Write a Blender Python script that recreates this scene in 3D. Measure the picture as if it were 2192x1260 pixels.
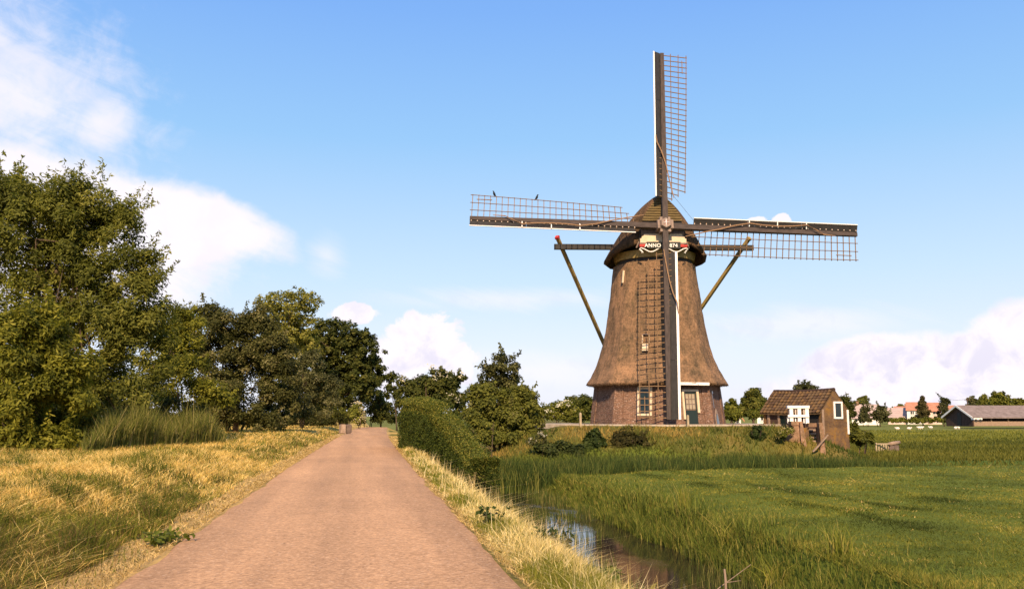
import bpy, bmesh, math, random, zlib
import numpy as np
from mathutils import Vector, Matrix

for o in list(bpy.data.objects):
    bpy.data.objects.remove(o)
sc = bpy.context.scene
C = sc.collection
R = math.radians
rng = np.random.default_rng(7)
random.seed(7)

# ------------------------------------------------------------------ camera
F_PX, EYE = 1900.0, 1.5
PITCH = math.atan(259 / 1900)
HEAD = math.atan(324 / 1900)           # camera turned right of the road's direction (+Y)
FV = (math.sin(HEAD), math.cos(HEAD)); RV = (math.cos(HEAD), -math.sin(HEAD))
cd = bpy.data.cameras.new('camera'); cam = bpy.data.objects.new('camera', cd); C.objects.link(cam)
cam.location = (0, 0, EYE)
cam.rotation_euler = (math.pi / 2 + PITCH, 0, -HEAD)
cd.sensor_width = 36; cd.lens = 36 * F_PX / 2192
cd.clip_start = 0.1; cd.clip_end = 8000
sc.camera = cam

# ------------------------------------------------------------------ light
SUN_AZ, SUN_EL = R(191), R(36)         # compass from +Y, clockwise: behind the camera
S = Vector((math.sin(SUN_AZ) * math.cos(SUN_EL), math.cos(SUN_AZ) * math.cos(SUN_EL), math.sin(SUN_EL)))
ld = bpy.data.lights.new('sun', 'SUN'); ld.energy = 5.0; ld.angle = R(0.6); ld.color = (1, 0.735, 0.455)
sun = bpy.data.objects.new('sun', ld); C.objects.link(sun)
sun.rotation_euler = (-S).to_track_quat('-Z', 'Y').to_euler()
sun.location = (0, -20, 60)
sc.view_settings.view_transform = 'Standard'; sc.view_settings.look = 'None'
sc.view_settings.exposure = 0.72; sc.view_settings.gamma = 1

def W(px, py, D):
    """photograph pixel + horizontal distance ahead of the camera -> world point"""
    u = (px - 1096) / F_PX; v = (630 - py) / F_PX
    t = D / (math.cos(PITCH) - v * math.sin(PITCH)); r = u * t
    return Vector((D * FV[0] + r * RV[0], D * FV[1] + r * RV[1], EYE + t * (math.sin(PITCH) + v * math.cos(PITCH))))

def angles(px, py):
    d = (W(px, py, 100) - Vector((0, 0, EYE))).normalized()
    return math.atan2(d.x, d.y), math.asin(d.z)

# ------------------------------------------------------------------ world: sky with clouds, in azimuth / elevation
wd = bpy.data.worlds.new('World'); sc.world = wd; wd.use_nodes = True
nt = wd.node_tree; nt.nodes.clear()
def N(t, **k):
    n = nt.nodes.new(t)
    for a, b in k.items(): setattr(n, a, b)
    return n
def L(a, b): nt.links.new(a, b)
def mth(op, a, b=None, c=None, clamp=False):
    n = N('ShaderNodeMath', operation=op, use_clamp=clamp)
    for i, v in enumerate((a, b, c)):
        if v is None: continue
        if isinstance(v, (int, float)): n.inputs[i].default_value = v
        else: L(v, n.inputs[i])
    return n.outputs[0]
def sstep(v, a, b):
    n = N('ShaderNodeMapRange', interpolation_type='SMOOTHSTEP'); L(v, n.inputs[0])
    n.inputs[1].default_value = a; n.inputs[2].default_value = b
    return n.outputs[0]
def mixc(f, a, b):
    n = N('ShaderNodeMix', data_type='RGBA')
    for i, v in ((0, f), (6, a), (7, b)):
        if isinstance(v, (int, float)): n.inputs[i].default_value = v
        elif isinstance(v, tuple): n.inputs[i].default_value = (*v, 1)
        else: L(v, n.inputs[i])
    return n.outputs[2]
def noise(vec, scale, detail=6, rough=.55, dist=0.0):
    n = N('ShaderNodeTexNoise'); L(vec, n.inputs['Vector']); n.inputs['Scale'].default_value = scale
    n.inputs['Detail'].default_value = detail; n.inputs['Roughness'].default_value = rough
    n.inputs['Distortion'].default_value = dist
    return n.outputs[0]
tc = N('ShaderNodeTexCoord')
sky = N('ShaderNodeTexSky', sky_type='NISHITA', sun_disc=False)
sky.sun_elevation = SUN_EL; sky.sun_rotation = SUN_AZ
sky.air_density = 1.0; sky.dust_density = 0.6; sky.ozone_density = 2.0
sep = N('ShaderNodeSeparateXYZ'); L(tc.outputs['Generated'], sep.inputs[0])
az0 = mth('ARCTAN2', sep.outputs[0], sep.outputs[1])
el = mth('ARCSINE', sep.outputs[2])
# the same family of clouds goes on round the horizon: azimuth repeats every 120 degrees
az = mth('SUBTRACT', mth('FLOORED_MODULO', mth('ADD', mth('SUBTRACT', az0, HEAD), R(60)), R(120)), R(60))
cmb = N('ShaderNodeCombineXYZ'); L(az, cmb.inputs[0]); L(el, cmb.inputs[1])
cmbs = N('ShaderNodeCombineXYZ'); L(mth('ADD', mth('MULTIPLY', az, .5), mth('MULTIPLY', el, .35)), cmbs.inputs[0]); L(mth('ADD', mth('MULTIPLY', el, 2.6), mth('MULTIPLY', az, .8)), cmbs.inputs[1])
n_big = noise(cmb.outputs[0], 9, 9, .58)
n_fine = noise(cmb.outputs[0], 26, 9, .62, .4)
n_str = noise(cmbs.outputs[0], 9, 9, .62, .6)
def blob(px, py, rx, ry, tilt=0.0):
    a, e = angles(px, py); a -= HEAD
    dx = mth('SUBTRACT', az, a); dy = mth('SUBTRACT', el, e)
    ct, st = math.cos(R(tilt)), math.sin(R(tilt))
    u = mth('ADD', mth('MULTIPLY', dx, ct / (rx / F_PX)), mth('MULTIPLY', dy, -st / (rx / F_PX)))
    v = mth('ADD', mth('MULTIPLY', dx, st / (ry / F_PX)), mth('MULTIPLY', dy, ct / (ry / F_PX)))
    d = mth('SQRT', mth('ADD', mth('MULTIPLY', u, u), mth('MULTIPLY', v, v)))
    return mth('SUBTRACT', 1.0, d)
def union(bl):
    r = bl[0]
    for b in bl[1:]: r = mth('MAXIMUM', r, b)
    return r
def layer(field, nz, k, lo, hi, amount=1.0):
    v = mth('ADD', field, mth('MULTIPLY', mth('SUBTRACT', nz, .5), k))
    return mth('MULTIPLY', sstep(v, lo, hi), amount)
wedge = union([blob(120, 450, 420, 130, 12), blob(400, 470, 245, 74, 12), blob(120, 560, 330, 160, 4), blob(330, 525, 200, 75, -4)])
veil = union([blob(40, 190, 280, 190, 20), blob(215, 262, 115, 85, -35), blob(-20, 70, 110, 70, 15)])
faint = union([blob(700, 545, 60, 75, -50), blob(1120, 640, 420, 40, 0), blob(1700, 690, 330, 55, 0), blob(1180, 790, 330, 70, 0)])
cumul = union([blob(758, 672, 62, 22), blob(905, 725, 92, 66), blob(862, 775, 80, 70), blob(965, 775, 72, 52), blob(1620, 474, 26, 14), blob(1672, 474, 22, 16)])
bank = union([blob(2210, 770, 330, 95, -14), blob(1880, 785, 170, 78, -8), blob(2230, 715, 150, 85, -10), blob(2040, 850, 420, 85, 0)])
n_mix = mth('ADD', mth('MULTIPLY', n_fine, .55), mth('MULTIPLY', n_str, .45))
c1 = layer(wedge, n_mix, 1.0, -.05, .42, .96)
c2 = layer(veil, n_mix, 2.6, -.15, 1.15, .84)
c3 = layer(faint, n_str, 1.6, .1, 1.1, .5)
c4 = layer(cumul, n_fine, 1.7, .0, .22, .95)
c5 = layer(bank, mth('ADD', mth('MULTIPLY', n_big, .5), mth('MULTIPLY', n_fine, .5)), 1.6, -.04, .32, .95)
dens = mth('MAXIMUM', mth('MAXIMUM', c1, c2), mth('MAXIMUM', c3, mth('MAXIMUM', c4, c5)))
# grade the clear sky
hsv = N('ShaderNodeHueSaturation'); hsv.inputs['Saturation'].default_value = 1.1; hsv.inputs['Value'].default_value = 1.0
L(sky.outputs[0], hsv.inputs['Color'])
SKY_STR = 0.12
mul = N('ShaderNodeVectorMath', operation='MULTIPLY'); L(hsv.outputs[0], mul.inputs[0]); mul.inputs[1].default_value = (SKY_STR * 1.0, SKY_STR * 1.1, SKY_STR * 1.25)
rp = N('ShaderNodeValToRGB'); L(mth('DIVIDE', el, R(90)), rp.inputs[0]); re_ = rp.color_ramp.elements
stops = [(0, (.565, .555, .645)), (4, (.53, .56, .64)), (8.7, (.41, .52, .63)), (17.5, (.222, .400, .622)), (25.5, (.149, .305, .622)), (45, (.105, .24, .55)), (90, (.07, .17, .45))]
while len(re_) < len(stops): re_.new(.5)
for q, (e_, c_) in zip(re_, stops): q.position = e_ / 90; q.color = (*c_, 1)
base = mixc(.90, mul.outputs[0], rp.outputs[0])
shade = mth('MULTIPLY', sstep(n_fine, .46, .66), mth('ADD', mth('MULTIPLY', sstep(el, R(12), R(0)), .75), .15))
ccol = mixc(shade, (.70, .655, .69), (.535, .51, .62))
full = mixc(dens, base, ccol)
bg = N('ShaderNodeBackground'); L(full, bg.inputs[0]); bg.inputs[1].default_value = 0.93
wo = N('ShaderNodeOutputWorld'); L(bg.outputs[0], wo.inputs[0])

# ------------------------------------------------------------------ numpy noise
def vnoise(x, y, seed=0):
    x = np.asarray(x, float); y = np.asarray(y, float)
    xi = np.floor(x).astype(np.int64); yi = np.floor(y).astype(np.int64)
    fx = x - xi; fy = y - yi; fx = fx * fx * (3 - 2 * fx); fy = fy * fy * (3 - 2 * fy)
    def h(a, b):
        n = (a * 374761393 + b * 668265263 + seed * 144664633) & 0xffffffff
        n = ((n ^ (n >> 13)) * 1274126177) & 0xffffffff
        return ((n ^ (n >> 16)) & 0xffff) / 65535.0
    return (h(xi, yi) * (1 - fx) + h(xi + 1, yi) * fx) * (1 - fy) + (h(xi, yi + 1) * (1 - fx) + h(xi + 1, yi + 1) * fx) * fy
def fbm(x, y, seed=0, o=3):
    s = 0; a = .5; t = 0
    for i in range(o):
        s = s + a * vnoise(x * 2 ** i, y * 2 ** i, seed + i); t += a; a *= .5
    return s / t
def ss(a, b, v):
    t = np.clip((np.asarray(v, float) - a) / (b - a), 0, 1); return t * t * (3 - 2 * t)

# ------------------------------------------------------------------ materials
def mat(name, build, rough=.9, spec=.2):
    m = bpy.data.materials.new(name); m.use_nodes = True
    t = m.node_tree; b = t.nodes['Principled BSDF']; b.inputs['Roughness'].default_value = rough
    b.inputs['Specular IOR Level'].default_value = spec
    if isinstance(build, tuple): b.inputs['Base Color'].default_value = (*build, 1)
    else: build(t, b)
    return m
def tn(t, typ, **k):
    n = t.nodes.new(typ)
    for a, b in k.items(): setattr(n, a, b)
    return n
def t_noise(t, scale, detail=5, rough=.6, vec=(1, 1, 1), coord='Object', dist=0):
    c = tn(t, 'ShaderNodeTexCoord'); mp = tn(t, 'ShaderNodeMapping'); mp.inputs['Scale'].default_value = vec
    t.links.new(c.outputs[coord], mp.inputs[0])
    n = tn(t, 'ShaderNodeTexNoise'); n.inputs['Scale'].default_value = scale; n.inputs['Detail'].default_value = detail
    n.inputs['Roughness'].default_value = rough; n.inputs['Distortion'].default_value = dist
    t.links.new(mp.outputs[0], n.inputs['Vector']); return n.outputs[0]
def t_ramp(t, fac, stops):
    r = tn(t, 'ShaderNodeValToRGB'); e = r.color_ramp.elements
    while len(e) < len(stops): e.new(.5)
    for q, (p, c) in zip(e, stops): q.position = p; q.color = (*c, 1)
    t.links.new(fac, r.inputs[0]); return r.outputs[0]
def t_mix(t, f, a, b, mode='MIX'):
    n = tn(t, 'ShaderNodeMix', data_type='RGBA', blend_type=mode)
    for i, v in ((0, f), (6, a), (7, b)):
        if isinstance(v, (int, float)): n.inputs[i].default_value = v
        elif isinstance(v, tuple): n.inputs[i].default_value = (*v, 1)
        else: t.links.new(v, n.inputs[i])
    return n.outputs[2]
def t_bump(t, b, h, strength=.5, dist=.02):
    n = tn(t, 'ShaderNodeBump'); n.inputs['Strength'].default_value = strength; n.inputs['Distance'].default_value = dist
    t.links.new(h, n.inputs['Height']); t.links.new(n.outputs[0], b.inputs['Normal'])
def noisy(c1, c2, scale=3, vec=(1, 1, 1), bump=.3, c3=None, lo=.35, hi=.65, dist=.02, coord='Object'):
    def f(t, b):
        n = t_noise(t, scale, 6, .65, vec, coord)
        st = [(lo, c1), (hi, c2)] if c3 is None else [(lo, c1), ((lo + hi) / 2, c2), (hi, c3)]
        t.links.new(t_ramp(t, n, st), b.inputs['Base Color']); t_bump(t, b, n, bump, dist)
    return f
M = {}
def thatch_maker(k):
  def thatch_build(t, b):
    big = t_noise(t, .55, 5, .65, (1, 1, .8))
    mid = t_noise(t, 1.9, 7, .75, (1, 1, .6))
    fine = t_noise(t, 10, 6, .85, (1, 1, .75))
    spot = t_noise(t, 5.5, 5, .8, (1, 1, .8))
    course = t_noise(t, 1.0, 3, .6, (.35, .35, 5.5))
    col = t_ramp(t, big, [(.32, (.20 * k, .130 * k, .076 * k)), (.5, (.30 * k, .182 * k, .106 * k)), (.68, (.38 * k, .222 * k, .124 * k))])
    col = t_mix(t, t_ramp(t, mid, [(.46, (0, 0, 0)), (.64, (.85, .85, .85))]), col, (.092 * k, .070 * k, .046 * k))
    strk = t_noise(t, 1.0, 5, .7, (3.2, 3.2, .28))
    col = t_mix(t, t_ramp(t, strk, [(.52, (0, 0, 0)), (.68, (.6,) * 3)]), col, (.080 * k, .064 * k, .040 * k))
    moss = t_noise(t, .8, 6, .75)
    col = t_mix(t, t_ramp(t, moss, [(.60, (0, 0, 0)), (.72, (.5,) * 3)]), col, (.135 * k, .115 * k, .045 * k))
    col = t_mix(t, .22, col, t_ramp(t, course, [(.35, (.62, .62, .60)), (.62, (1.25, 1.22, 1.2))]), 'MULTIPLY')
    col = t_mix(t, .9, col, t_ramp(t, fine, [(.30, (.36, .34, .32)), (.5, (1, 1, 1)), (.70, (1.5, 1.45, 1.4))]), 'MULTIPLY')
    col = t_mix(t, t_ramp(t, spot, [(.60, (0, 0, 0)), (.70, (.8, .8, .8))]), col, (.055 * k, .04 * k, .026 * k))
    t.links.new(col, b.inputs['Base Color']); t_bump(t, b, fine, 1.0, .12)
  return thatch_build
M['thatch'] = mat('thatch', thatch_maker(1.0), .95, .1)
M['thatch_cap'] = mat('darker cap thatch', thatch_maker(.50), .95, .1)  # same thatch pattern, evenly darker over the whole cap
def brick_build(c1, c2, mortar, stain=(.5, .42, .38), white=.35, moss=None):
    def f(t, b):
        c = tn(t, 'ShaderNodeTexCoord')
        uv = tn(t, 'ShaderNodeUVMap')
        br = tn(t, 'ShaderNodeTexBrick'); br.offset = .5
        br.inputs['Scale'].default_value = 1.0; br.inputs['Brick Width'].default_value = .22; br.inputs['Row Height'].default_value = .068
        br.inputs['Mortar Size'].default_value = .008; br.inputs['Color1'].default_value = (*c1, 1); br.inputs['Color2'].default_value = (*c2, 1)
        br.inputs['Mortar'].default_value = (*mortar, 1); br.inputs['Bias'].default_value = -.1
        t.links.new(uv.outputs[0], br.inputs['Vector'])
        big = t_noise(t, 1.1, 6, .7); spots = t_noise(t, 13, 4, .7)
        col = t_mix(t, .8, br.outputs[0], t_ramp(t, big, [(.3, (.5, .48, .46)), (.7, (1.35, 1.3, 1.25))]), 'MULTIPLY')
        col = t_mix(t, t_ramp(t, spots, [(.56, (0, 0, 0)), (.66, (white,) * 3)]), col, stain)
        if moss:
            mo = t_noise(t, 1.7, 6, .75, dist=.5); col = t_mix(t, t_ramp(t, mo, [(.48, (0, 0, 0)), (.62, (.85,) * 3)]), col, moss)
            mo2 = t_noise(t, 2.6, 6, .75, (1, 1.3, .6)); col = t_mix(t, t_ramp(t, mo2, [(.58, (0, 0, 0)), (.70, (.8,) * 3)]), col, (.06, .045, .02))
        t.links.new(col, b.inputs['Base Color']); t_bump(t, b, br.outputs['Fac'], -.5, .01)
    return f
M['brick'] = mat('mill brick', brick_build((.085, .044, .030), (.185, .092, .058), (.22, .16, .12), (.50, .38, .33), .6), .92, .15)
M['brick_shed'] = mat('mossy shed brick', None or brick_build((.105, .058, .032), (.15, .088, .045), (.15, .115, .08), (.24, .125, .03), .5, (.24, .125, .028)), .92, .15)
M['brick_pale'] = mat('pale weathered brick', brick_build((.24, .13, .08), (.31, .18, .115), (.30, .22, .16), (.38, .30, .23), .5, (.13, .085, .04)), .92, .15)
M['beam'] = mat('tarred beam', noisy((.040, .031, .028), (.075, .056, .050), 2, (4, 4, 1), .2), .8, .25)
M['board_dark'] = mat('tarred board', noisy((.014, .013, .013), (.032, .028, .026), 3, (6, 6, 1), .2), .65, .3)
M['lath'] = mat('weathered lath', noisy((.15, .095, .052), (.24, .15, .085), 9, (1, 1, 1), .2), .85, .15)
M['rope'] = mat('rope', noisy((.22, .13, .075), (.30, .19, .11), 12), .95, .1)
M['white'] = mat('white paint', noisy((.70, .67, .63), (.80, .78, .75), 4, (1, 1, 1), .1), .6, .3)
M['cream'] = mat('cream paint', noisy((.52, .41, .28), (.62, .49, .35), 3, (1, 1, 1), .1), .6, .3)
M['red'] = mat('red paint', noisy((.35, .02, .015), (.45, .04, .03), 4), .6, .3)
M['signblack'] = mat('dark green sign paint', (.012, .016, .014), .5, .3)
M['iron'] = mat('painted cast iron', noisy((.17, .125, .10), (.25, .18, .145), 5), .7, .3)
M['glass'] = mat('dark window glass', (.012, .02, .018), .08, .5)
M['pane_pale'] = mat('curtained glass', noisy((.27, .22, .15), (.34, .28, .20), 3), .25, .4)
M['door_green'] = mat('dark green door', (.012, .022, .02), .5, .3)
M['weatherboard'] = mat('mossy weatherboard', noisy((.085, .062, .030), (.16, .115, .05), 3, (1, 4, 6), .3), .9, .15)
M['plank_grey'] = mat('grey plank', noisy((.13, .095, .08), (.20, .15, .125), 2.5, (5, 5, 1), .3), .9, .15)
M['ring'] = mat('lichen fascia', noisy((.24, .175, .065), (.38, .28, .13), 4), .9, .15)
M['brace'] = mat('ochre brace', noisy((.22, .155, .045), (.32, .225, .075), 3, (3, 3, 1), .2), .85, .2)
M['bark'] = mat('bark', noisy((.045, .032, .022), (.11, .08, .055), 4, (3, 3, .7), .7), .95, .1)
M['post'] = mat('weathered post', noisy((.28, .22, .14), (.40, .32, .22), 6, (2, 2, .5), .3), .9, .1)
M['tile'] = mat('mossy roof tile', noisy((.07, .045, .028), (.12, .078, .045), 3.2, (1, 1, 1), .4, (.19, .115, .045), .3, .72), .9, .15)
M['ridge_tile'] = mat('dark ridge tile', noisy((.035, .022, .018), (.07, .045, .035), 5), .9, .15)
M['woodwall'] = mat('dark brown boarding', noisy((.045, .028, .022), (.085, .055, .045), 3, (5, 5, 1), .3), .9, .15)
M['oldwood'] = mat('old grey timber', noisy((.20, .14, .10), (.32, .23, .17), 4, (2, 2, 2), .4), .9, .1)
M['roof_orange'] = mat('orange pantile roof', noisy((.36, .16, .095), (.48, .23, .15), 1.2, (1, 1, 3), .2), .9, .1)
M['roof_greypink'] = mat('faded tile roof', noisy((.33, .25, .23), (.43, .33, .30), 1.0, (1, 1, 3), .2), .9, .1)
M['roof_thatch_grey'] = mat('grey barn roof', noisy((.15, .12, .11), (.23, .185, .175), 1.3, (1, 1, 1), .5), .95, .1)
M['plaster'] = mat('white plaster', noisy((.70, .66, .62), (.78, .74, .70), .8), .9, .1)
M['plaster_pink'] = mat('pinkish plaster', noisy((.60, .45, .40), (.68, .53, .47), .8), .9, .1)
M['fleece'] = mat('pale fleece', noisy((.66, .58, .50), (.76, .68, .60), 9), .98, .05)
M['feather'] = mat('black feathers', (.006, .006, .008), .6, .3)
M['stone'] = mat('grey stone', noisy((.24, .17, .13), (.36, .27, .21), 6, (1, 1, 1), .5), .9, .1)
M['stone_dark'] = mat('dark stone', noisy((.10, .075, .065), (.17, .125, .105), 6, (1, 1, 1), .5), .9, .1)
def gravel_build(t, b):
    big = t_noise(t, .28, 5, .6); mid = t_noise(t, 8, 6, .8); fine = t_noise(t, 20, 4, .9)
    streak = t_noise(t, 1.0, 4, .6, (1.5, .07, 1)); stain = t_noise(t, .9, 6, .7, (1, .5, 1), dist=.8)
    c = tn(t, 'ShaderNodeTexCoord')
    v = tn(t, 'ShaderNodeTexVoronoi'); v.inputs['Scale'].default_value = 13; t.links.new(c.outputs['Object'], v.inputs['Vector'])
    v2 = tn(t, 'ShaderNodeTexVoronoi'); v2.inputs['Scale'].default_value = 7; t.links.new(c.outputs['Object'], v2.inputs['Vector'])
    wrp = tn(t, 'ShaderNodeTexNoise'); wrp.inputs['Scale'].default_value = 1.6; wrp.inputs['Detail'].default_value = 5; t.links.new(c.outputs['Object'], wrp.inputs['Vector'])
    ad = tn(t, 'ShaderNodeVectorMath', operation='MULTIPLY_ADD'); t.links.new(wrp.outputs['Color'], ad.inputs[0]); ad.inputs[1].default_value = (1.2, 1.2, 0); t.links.new(c.outputs['Object'], ad.inputs[2])
    cr = tn(t, 'ShaderNodeTexVoronoi', feature='DISTANCE_TO_EDGE'); cr.inputs['Scale'].default_value = .33; t.links.new(ad.outputs[0], cr.inputs['Vector'])
    col = t_ramp(t, big, [(.3, (.44, .268, .150)), (.7, (.52, .316, .177))])
    sx = tn(t, 'ShaderNodeSeparateXYZ'); t.links.new(ad.outputs[0], sx.inputs[0])
    wm = tn(t, 'ShaderNodeMapRange'); t.links.new(sx.outputs[0], wm.inputs[0]); wm.inputs[1].default_value = -1.6; wm.inputs[2].default_value = 2.2
    trk = t_ramp(t, wm.outputs[0], [(.0, (.80, .79, .78)), (.22, (1.06, 1.05, 1.04)), (.45, (.90, .90, .90)), (.68, (1.06, 1.05, 1.04)), (.95, (.82, .81, .80))])
    col = t_mix(t, .8, col, trk, 'MULTIPLY')
    col = t_mix(t, .75, col, t_ramp(t, streak, [(.3, (.76, .76, .77)), (.65, (1.13, 1.1, 1.06))]), 'MULTIPLY')
    col = t_mix(t, .8, col, t_ramp(t, mid, [(.32, (.82, .81, .80)), (.68, (1.14, 1.14, 1.13))]), 'MULTIPLY')
    col = t_mix(t, .85, col, t_ramp(t, fine, [(.33, (.5, .48, .46)), (.67, (1.42, 1.42, 1.4))]), 'MULTIPLY')
    col = t_mix(t, t_ramp(t, stain, [(.58, (0, 0, 0)), (.78, (.38,) * 3)]), col, (.24, .155, .095))
    col = t_mix(t, t_ramp(t, cr.outputs['Distance'], [(.0, (.16,) * 3), (.012, (0, 0, 0))]), col, (.16, .10, .065))
    col = t_mix(t, t_ramp(t, v.outputs['Distance'], [(.13, (.5,) * 3), (.22, (0, 0, 0))]), col, (.68, .48, .33))
    col = t_mix(t, t_ramp(t, v2.outputs['Distance'], [(.06, (.85,) * 3), (.12, (0, 0, 0))]), col, (.13, .085, .06))
    t.links.new(col, b.inputs['Base Color']); t_bump(t, b, fine, .8, .015)
M['road'] = mat('worn gritted asphalt', gravel_build, .95, .15)
def attr_build(scale=1.0, amt=.5, bump=.5):
    def f(t, b):
        a = tn(t, 'ShaderNodeAttribute', attribute_name='col')
        n = t_noise(t, 7 * scale, 6, .75); n2 = t_noise(t, .8 * scale, 5, .65)
        col = t_mix(t, amt, a.outputs[0], t_ramp(t, n, [(.3, (.55, .55, .5)), (.7, (1.4, 1.4, 1.3))]), 'MULTIPLY')
        col = t_mix(t, amt, col, t_ramp(t, n2, [(.3, (.75, .78, .75)), (.7, (1.25, 1.2, 1.2))]), 'MULTIPLY')
        t.links.new(col, b.inputs['Base Color']); t_bump(t, b, n, bump, .06)
    return f
M['ground'] = mat('meadow ground', attr_build(), .98, .05)
def leafmat(name, trans=.35, rough=.65, spec=.15):
    m = bpy.data.materials.new(name); m.use_nodes = True; t = m.node_tree; b = t.nodes['Principled BSDF']
    a = tn(t, 'ShaderNodeAttribute', attribute_name='col')
    t.links.new(a.outputs[0], b.inputs['Base Color']); b.inputs['Roughness'].default_value = rough
    b.inputs['Specular IOR Level'].default_value = spec
    tr = tn(t, 'ShaderNodeBsdfTranslucent'); mx = tn(t, 'ShaderNodeMixShader'); mx.inputs[0].default_value = trans
    g = tn(t, 'ShaderNodeMix', data_type='RGBA', blend_type='MULTIPLY'); g.inputs[0].default_value = 1
    t.links.new(a.outputs[0], g.inputs[6]); g.inputs[7].default_value = (1.15, 1.2, .6, 1)
    t.links.new(g.outputs[2], tr.inputs[0])
    t.links.new(b.outputs[0], mx.inputs[1]); t.links.new(tr.outputs[0], mx.inputs[2])
    t.links.new(mx.outputs[0], t.nodes['Material Output'].inputs[0]); return m
M['leaf'] = leafmat('leaf', .48)
M['blade'] = leafmat('grass blade', .3, .7, .12)
def water_build(t, b):
    n = t_noise(t, .55, 5, .65, (1, .5, 1)); r = t_noise(t, 5, 4, .6)
    film = t_ramp(t, n, [(.55, (0, 0, 0)), (.68, (.8, .8, .8))])
    t.links.new(t_mix(t, film, (.016, .013, .009), (.075, .055, .020)), b.inputs['Base Color'])
    rr = tn(t, 'ShaderNodeMapRange'); t.links.new(film, rr.inputs[0]); rr.inputs[3].default_value = .04; rr.inputs[4].default_value = .35
    t.links.new(rr.outputs[0], b.inputs['Roughness']); b.inputs['IOR'].default_value = 1.33; t_bump(t, b, r, .06, .02)
M['water'] = mat('murky ditch water', water_build, .05, .5)

# ------------------------------------------------------------------ mesh helpers
def tagit(o, label=None, cat=None, group=None, kind=None):
    if label: o['label'] = label
    if cat: o['category'] = cat
    if group: o['group'] = group
    if kind: o['kind'] = kind
    return o
def empty(name, loc=(0, 0, 0), rz=0, label=None, cat=None, group=None):
    o = bpy.data.objects.new(name, None); C.objects.link(o); o.location = loc; o.rotation_euler = (0, 0, rz)
    o.empty_display_size = .2
    return tagit(o, label, cat, group)
def link(name, me, m, parent=None, loc=None):
    o = bpy.data.objects.new(name, me); C.objects.link(o)
    if m is not None and not me.materials: me.materials.append(M[m] if isinstance(m, str) else m)
    if parent is not None: o.parent = parent
    if loc is not None: o.location = loc
    return o
class MB:
    def __init__(s): s.v = []; s.f = []
    def add(s, vs, fs):
        k = len(s.v); s.v += [tuple(v) for v in vs]; s.f += [tuple(i + k for i in f) for f in fs]; return s
    def box(s, x0, x1, y0, y1, z0, z1):
        return s.add([(x0, y0, z0), (x1, y0, z0), (x1, y1, z0), (x0, y1, z0), (x0, y0, z1), (x1, y0, z1), (x1, y1, z1), (x0, y1, z1)],
                     [(0, 3, 2, 1), (4, 5, 6, 7), (0, 1, 5, 4), (1, 2, 6, 5), (2, 3, 7, 6), (3, 0, 4, 7)])
    def beam(s, a, b, w, h, w2=None, h2=None, up=(0, 0, 1)):
        a = Vector(a); b = Vector(b); d = (b - a).normalized(); up = Vector(up)
        if abs(d.dot(up)) > .98: up = Vector((0, 1, 0))
        x = d.cross(up).normalized(); z = x.cross(d).normalized()
        w2 = w if w2 is None else w2; h2 = h if h2 is None else h2
        vs = []
        for p, ww, hh in ((a, w, h), (b, w2, h2)):
            for i, j in ((-1, -1), (1, -1), (1, 1), (-1, 1)): vs.append(p + x * i * ww / 2 + z * j * hh / 2)
        return s.add(vs, [(0, 1, 2, 3), (7, 6, 5, 4), (0, 4, 5, 1), (1, 5, 6, 2), (2, 6, 7, 3), (3, 7, 4, 0)])
    def tube(s, pts, rad, n=6):
        pts = [Vector(p) for p in pts]; rs = rad if isinstance(rad, (list, tuple)) else [rad] * len(pts); vs = []; fs = []
        for i, p in enumerate(pts):
            d = (pts[min(i + 1, len(pts) - 1)] - pts[max(i - 1, 0)]).normalized()
            u = Vector((0, 0, 1)) if abs(d.z) < .9 else Vector((1, 0, 0))
            x = d.cross(u).normalized(); y = d.cross(x)
            for k in range(n):
                a = 2 * math.pi * k / n; vs.append(p + (x * math.cos(a) + y * math.sin(a)) * rs[i])
        for i in range(len(pts) - 1):
            for k in range(n): fs.append((i * n + k, i * n + (k + 1) % n, (i + 1) * n + (k + 1) % n, (i + 1) * n + k))
        fs.append(tuple(range(n))[::-1]); fs.append(tuple((len(pts) - 1) * n + k for k in range(n)))
        return s.add(vs, fs)
    def prism(s, poly, y0, y1):
        """polygon in x,z extruded from y0 to y1"""
        n = len(poly); vs = [(x, y0, z) for x, z in poly] + [(x, y1, z) for x, z in poly]
        return s.add(vs, [tuple(range(n)), tuple(range(2 * n - 1, n - 1, -1))] + [(i, i + n, (i + 1) % n + n, (i + 1) % n) for i in range(n)])
    def mesh(s, name, smooth=False, uv=False):
        me = bpy.data.meshes.new(name); me.from_pydata(s.v, [], s.f)
        bm = bmesh.new(); bm.from_mesh(me); bmesh.ops.recalc_face_normals(bm, faces=bm.faces)
        if uv:
            l = bm.loops.layers.uv.new('UVMap')
            for f in bm.faces:
                nn = f.normal; t = Vector((-nn.y, nn.x, 0))
                t = t.normalized() if t.length > .15 else Vector((1, 0, 0))
                q = nn.cross(t)
                for lp in f.loops: lp[l].uv = (lp.vert.co.dot(t), lp.vert.co.z if abs(nn.z) < .7 else lp.vert.co.dot(q))
        bm.to_mesh(me); bm.free()
        if smooth:
            for p in me.polygons: p.use_smooth = True
        return me
    def build(s, name, m, parent=None, smooth=False, uv=False, loc=None):
        return link(name, s.mesh(name, smooth, uv), m, parent, loc)
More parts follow.
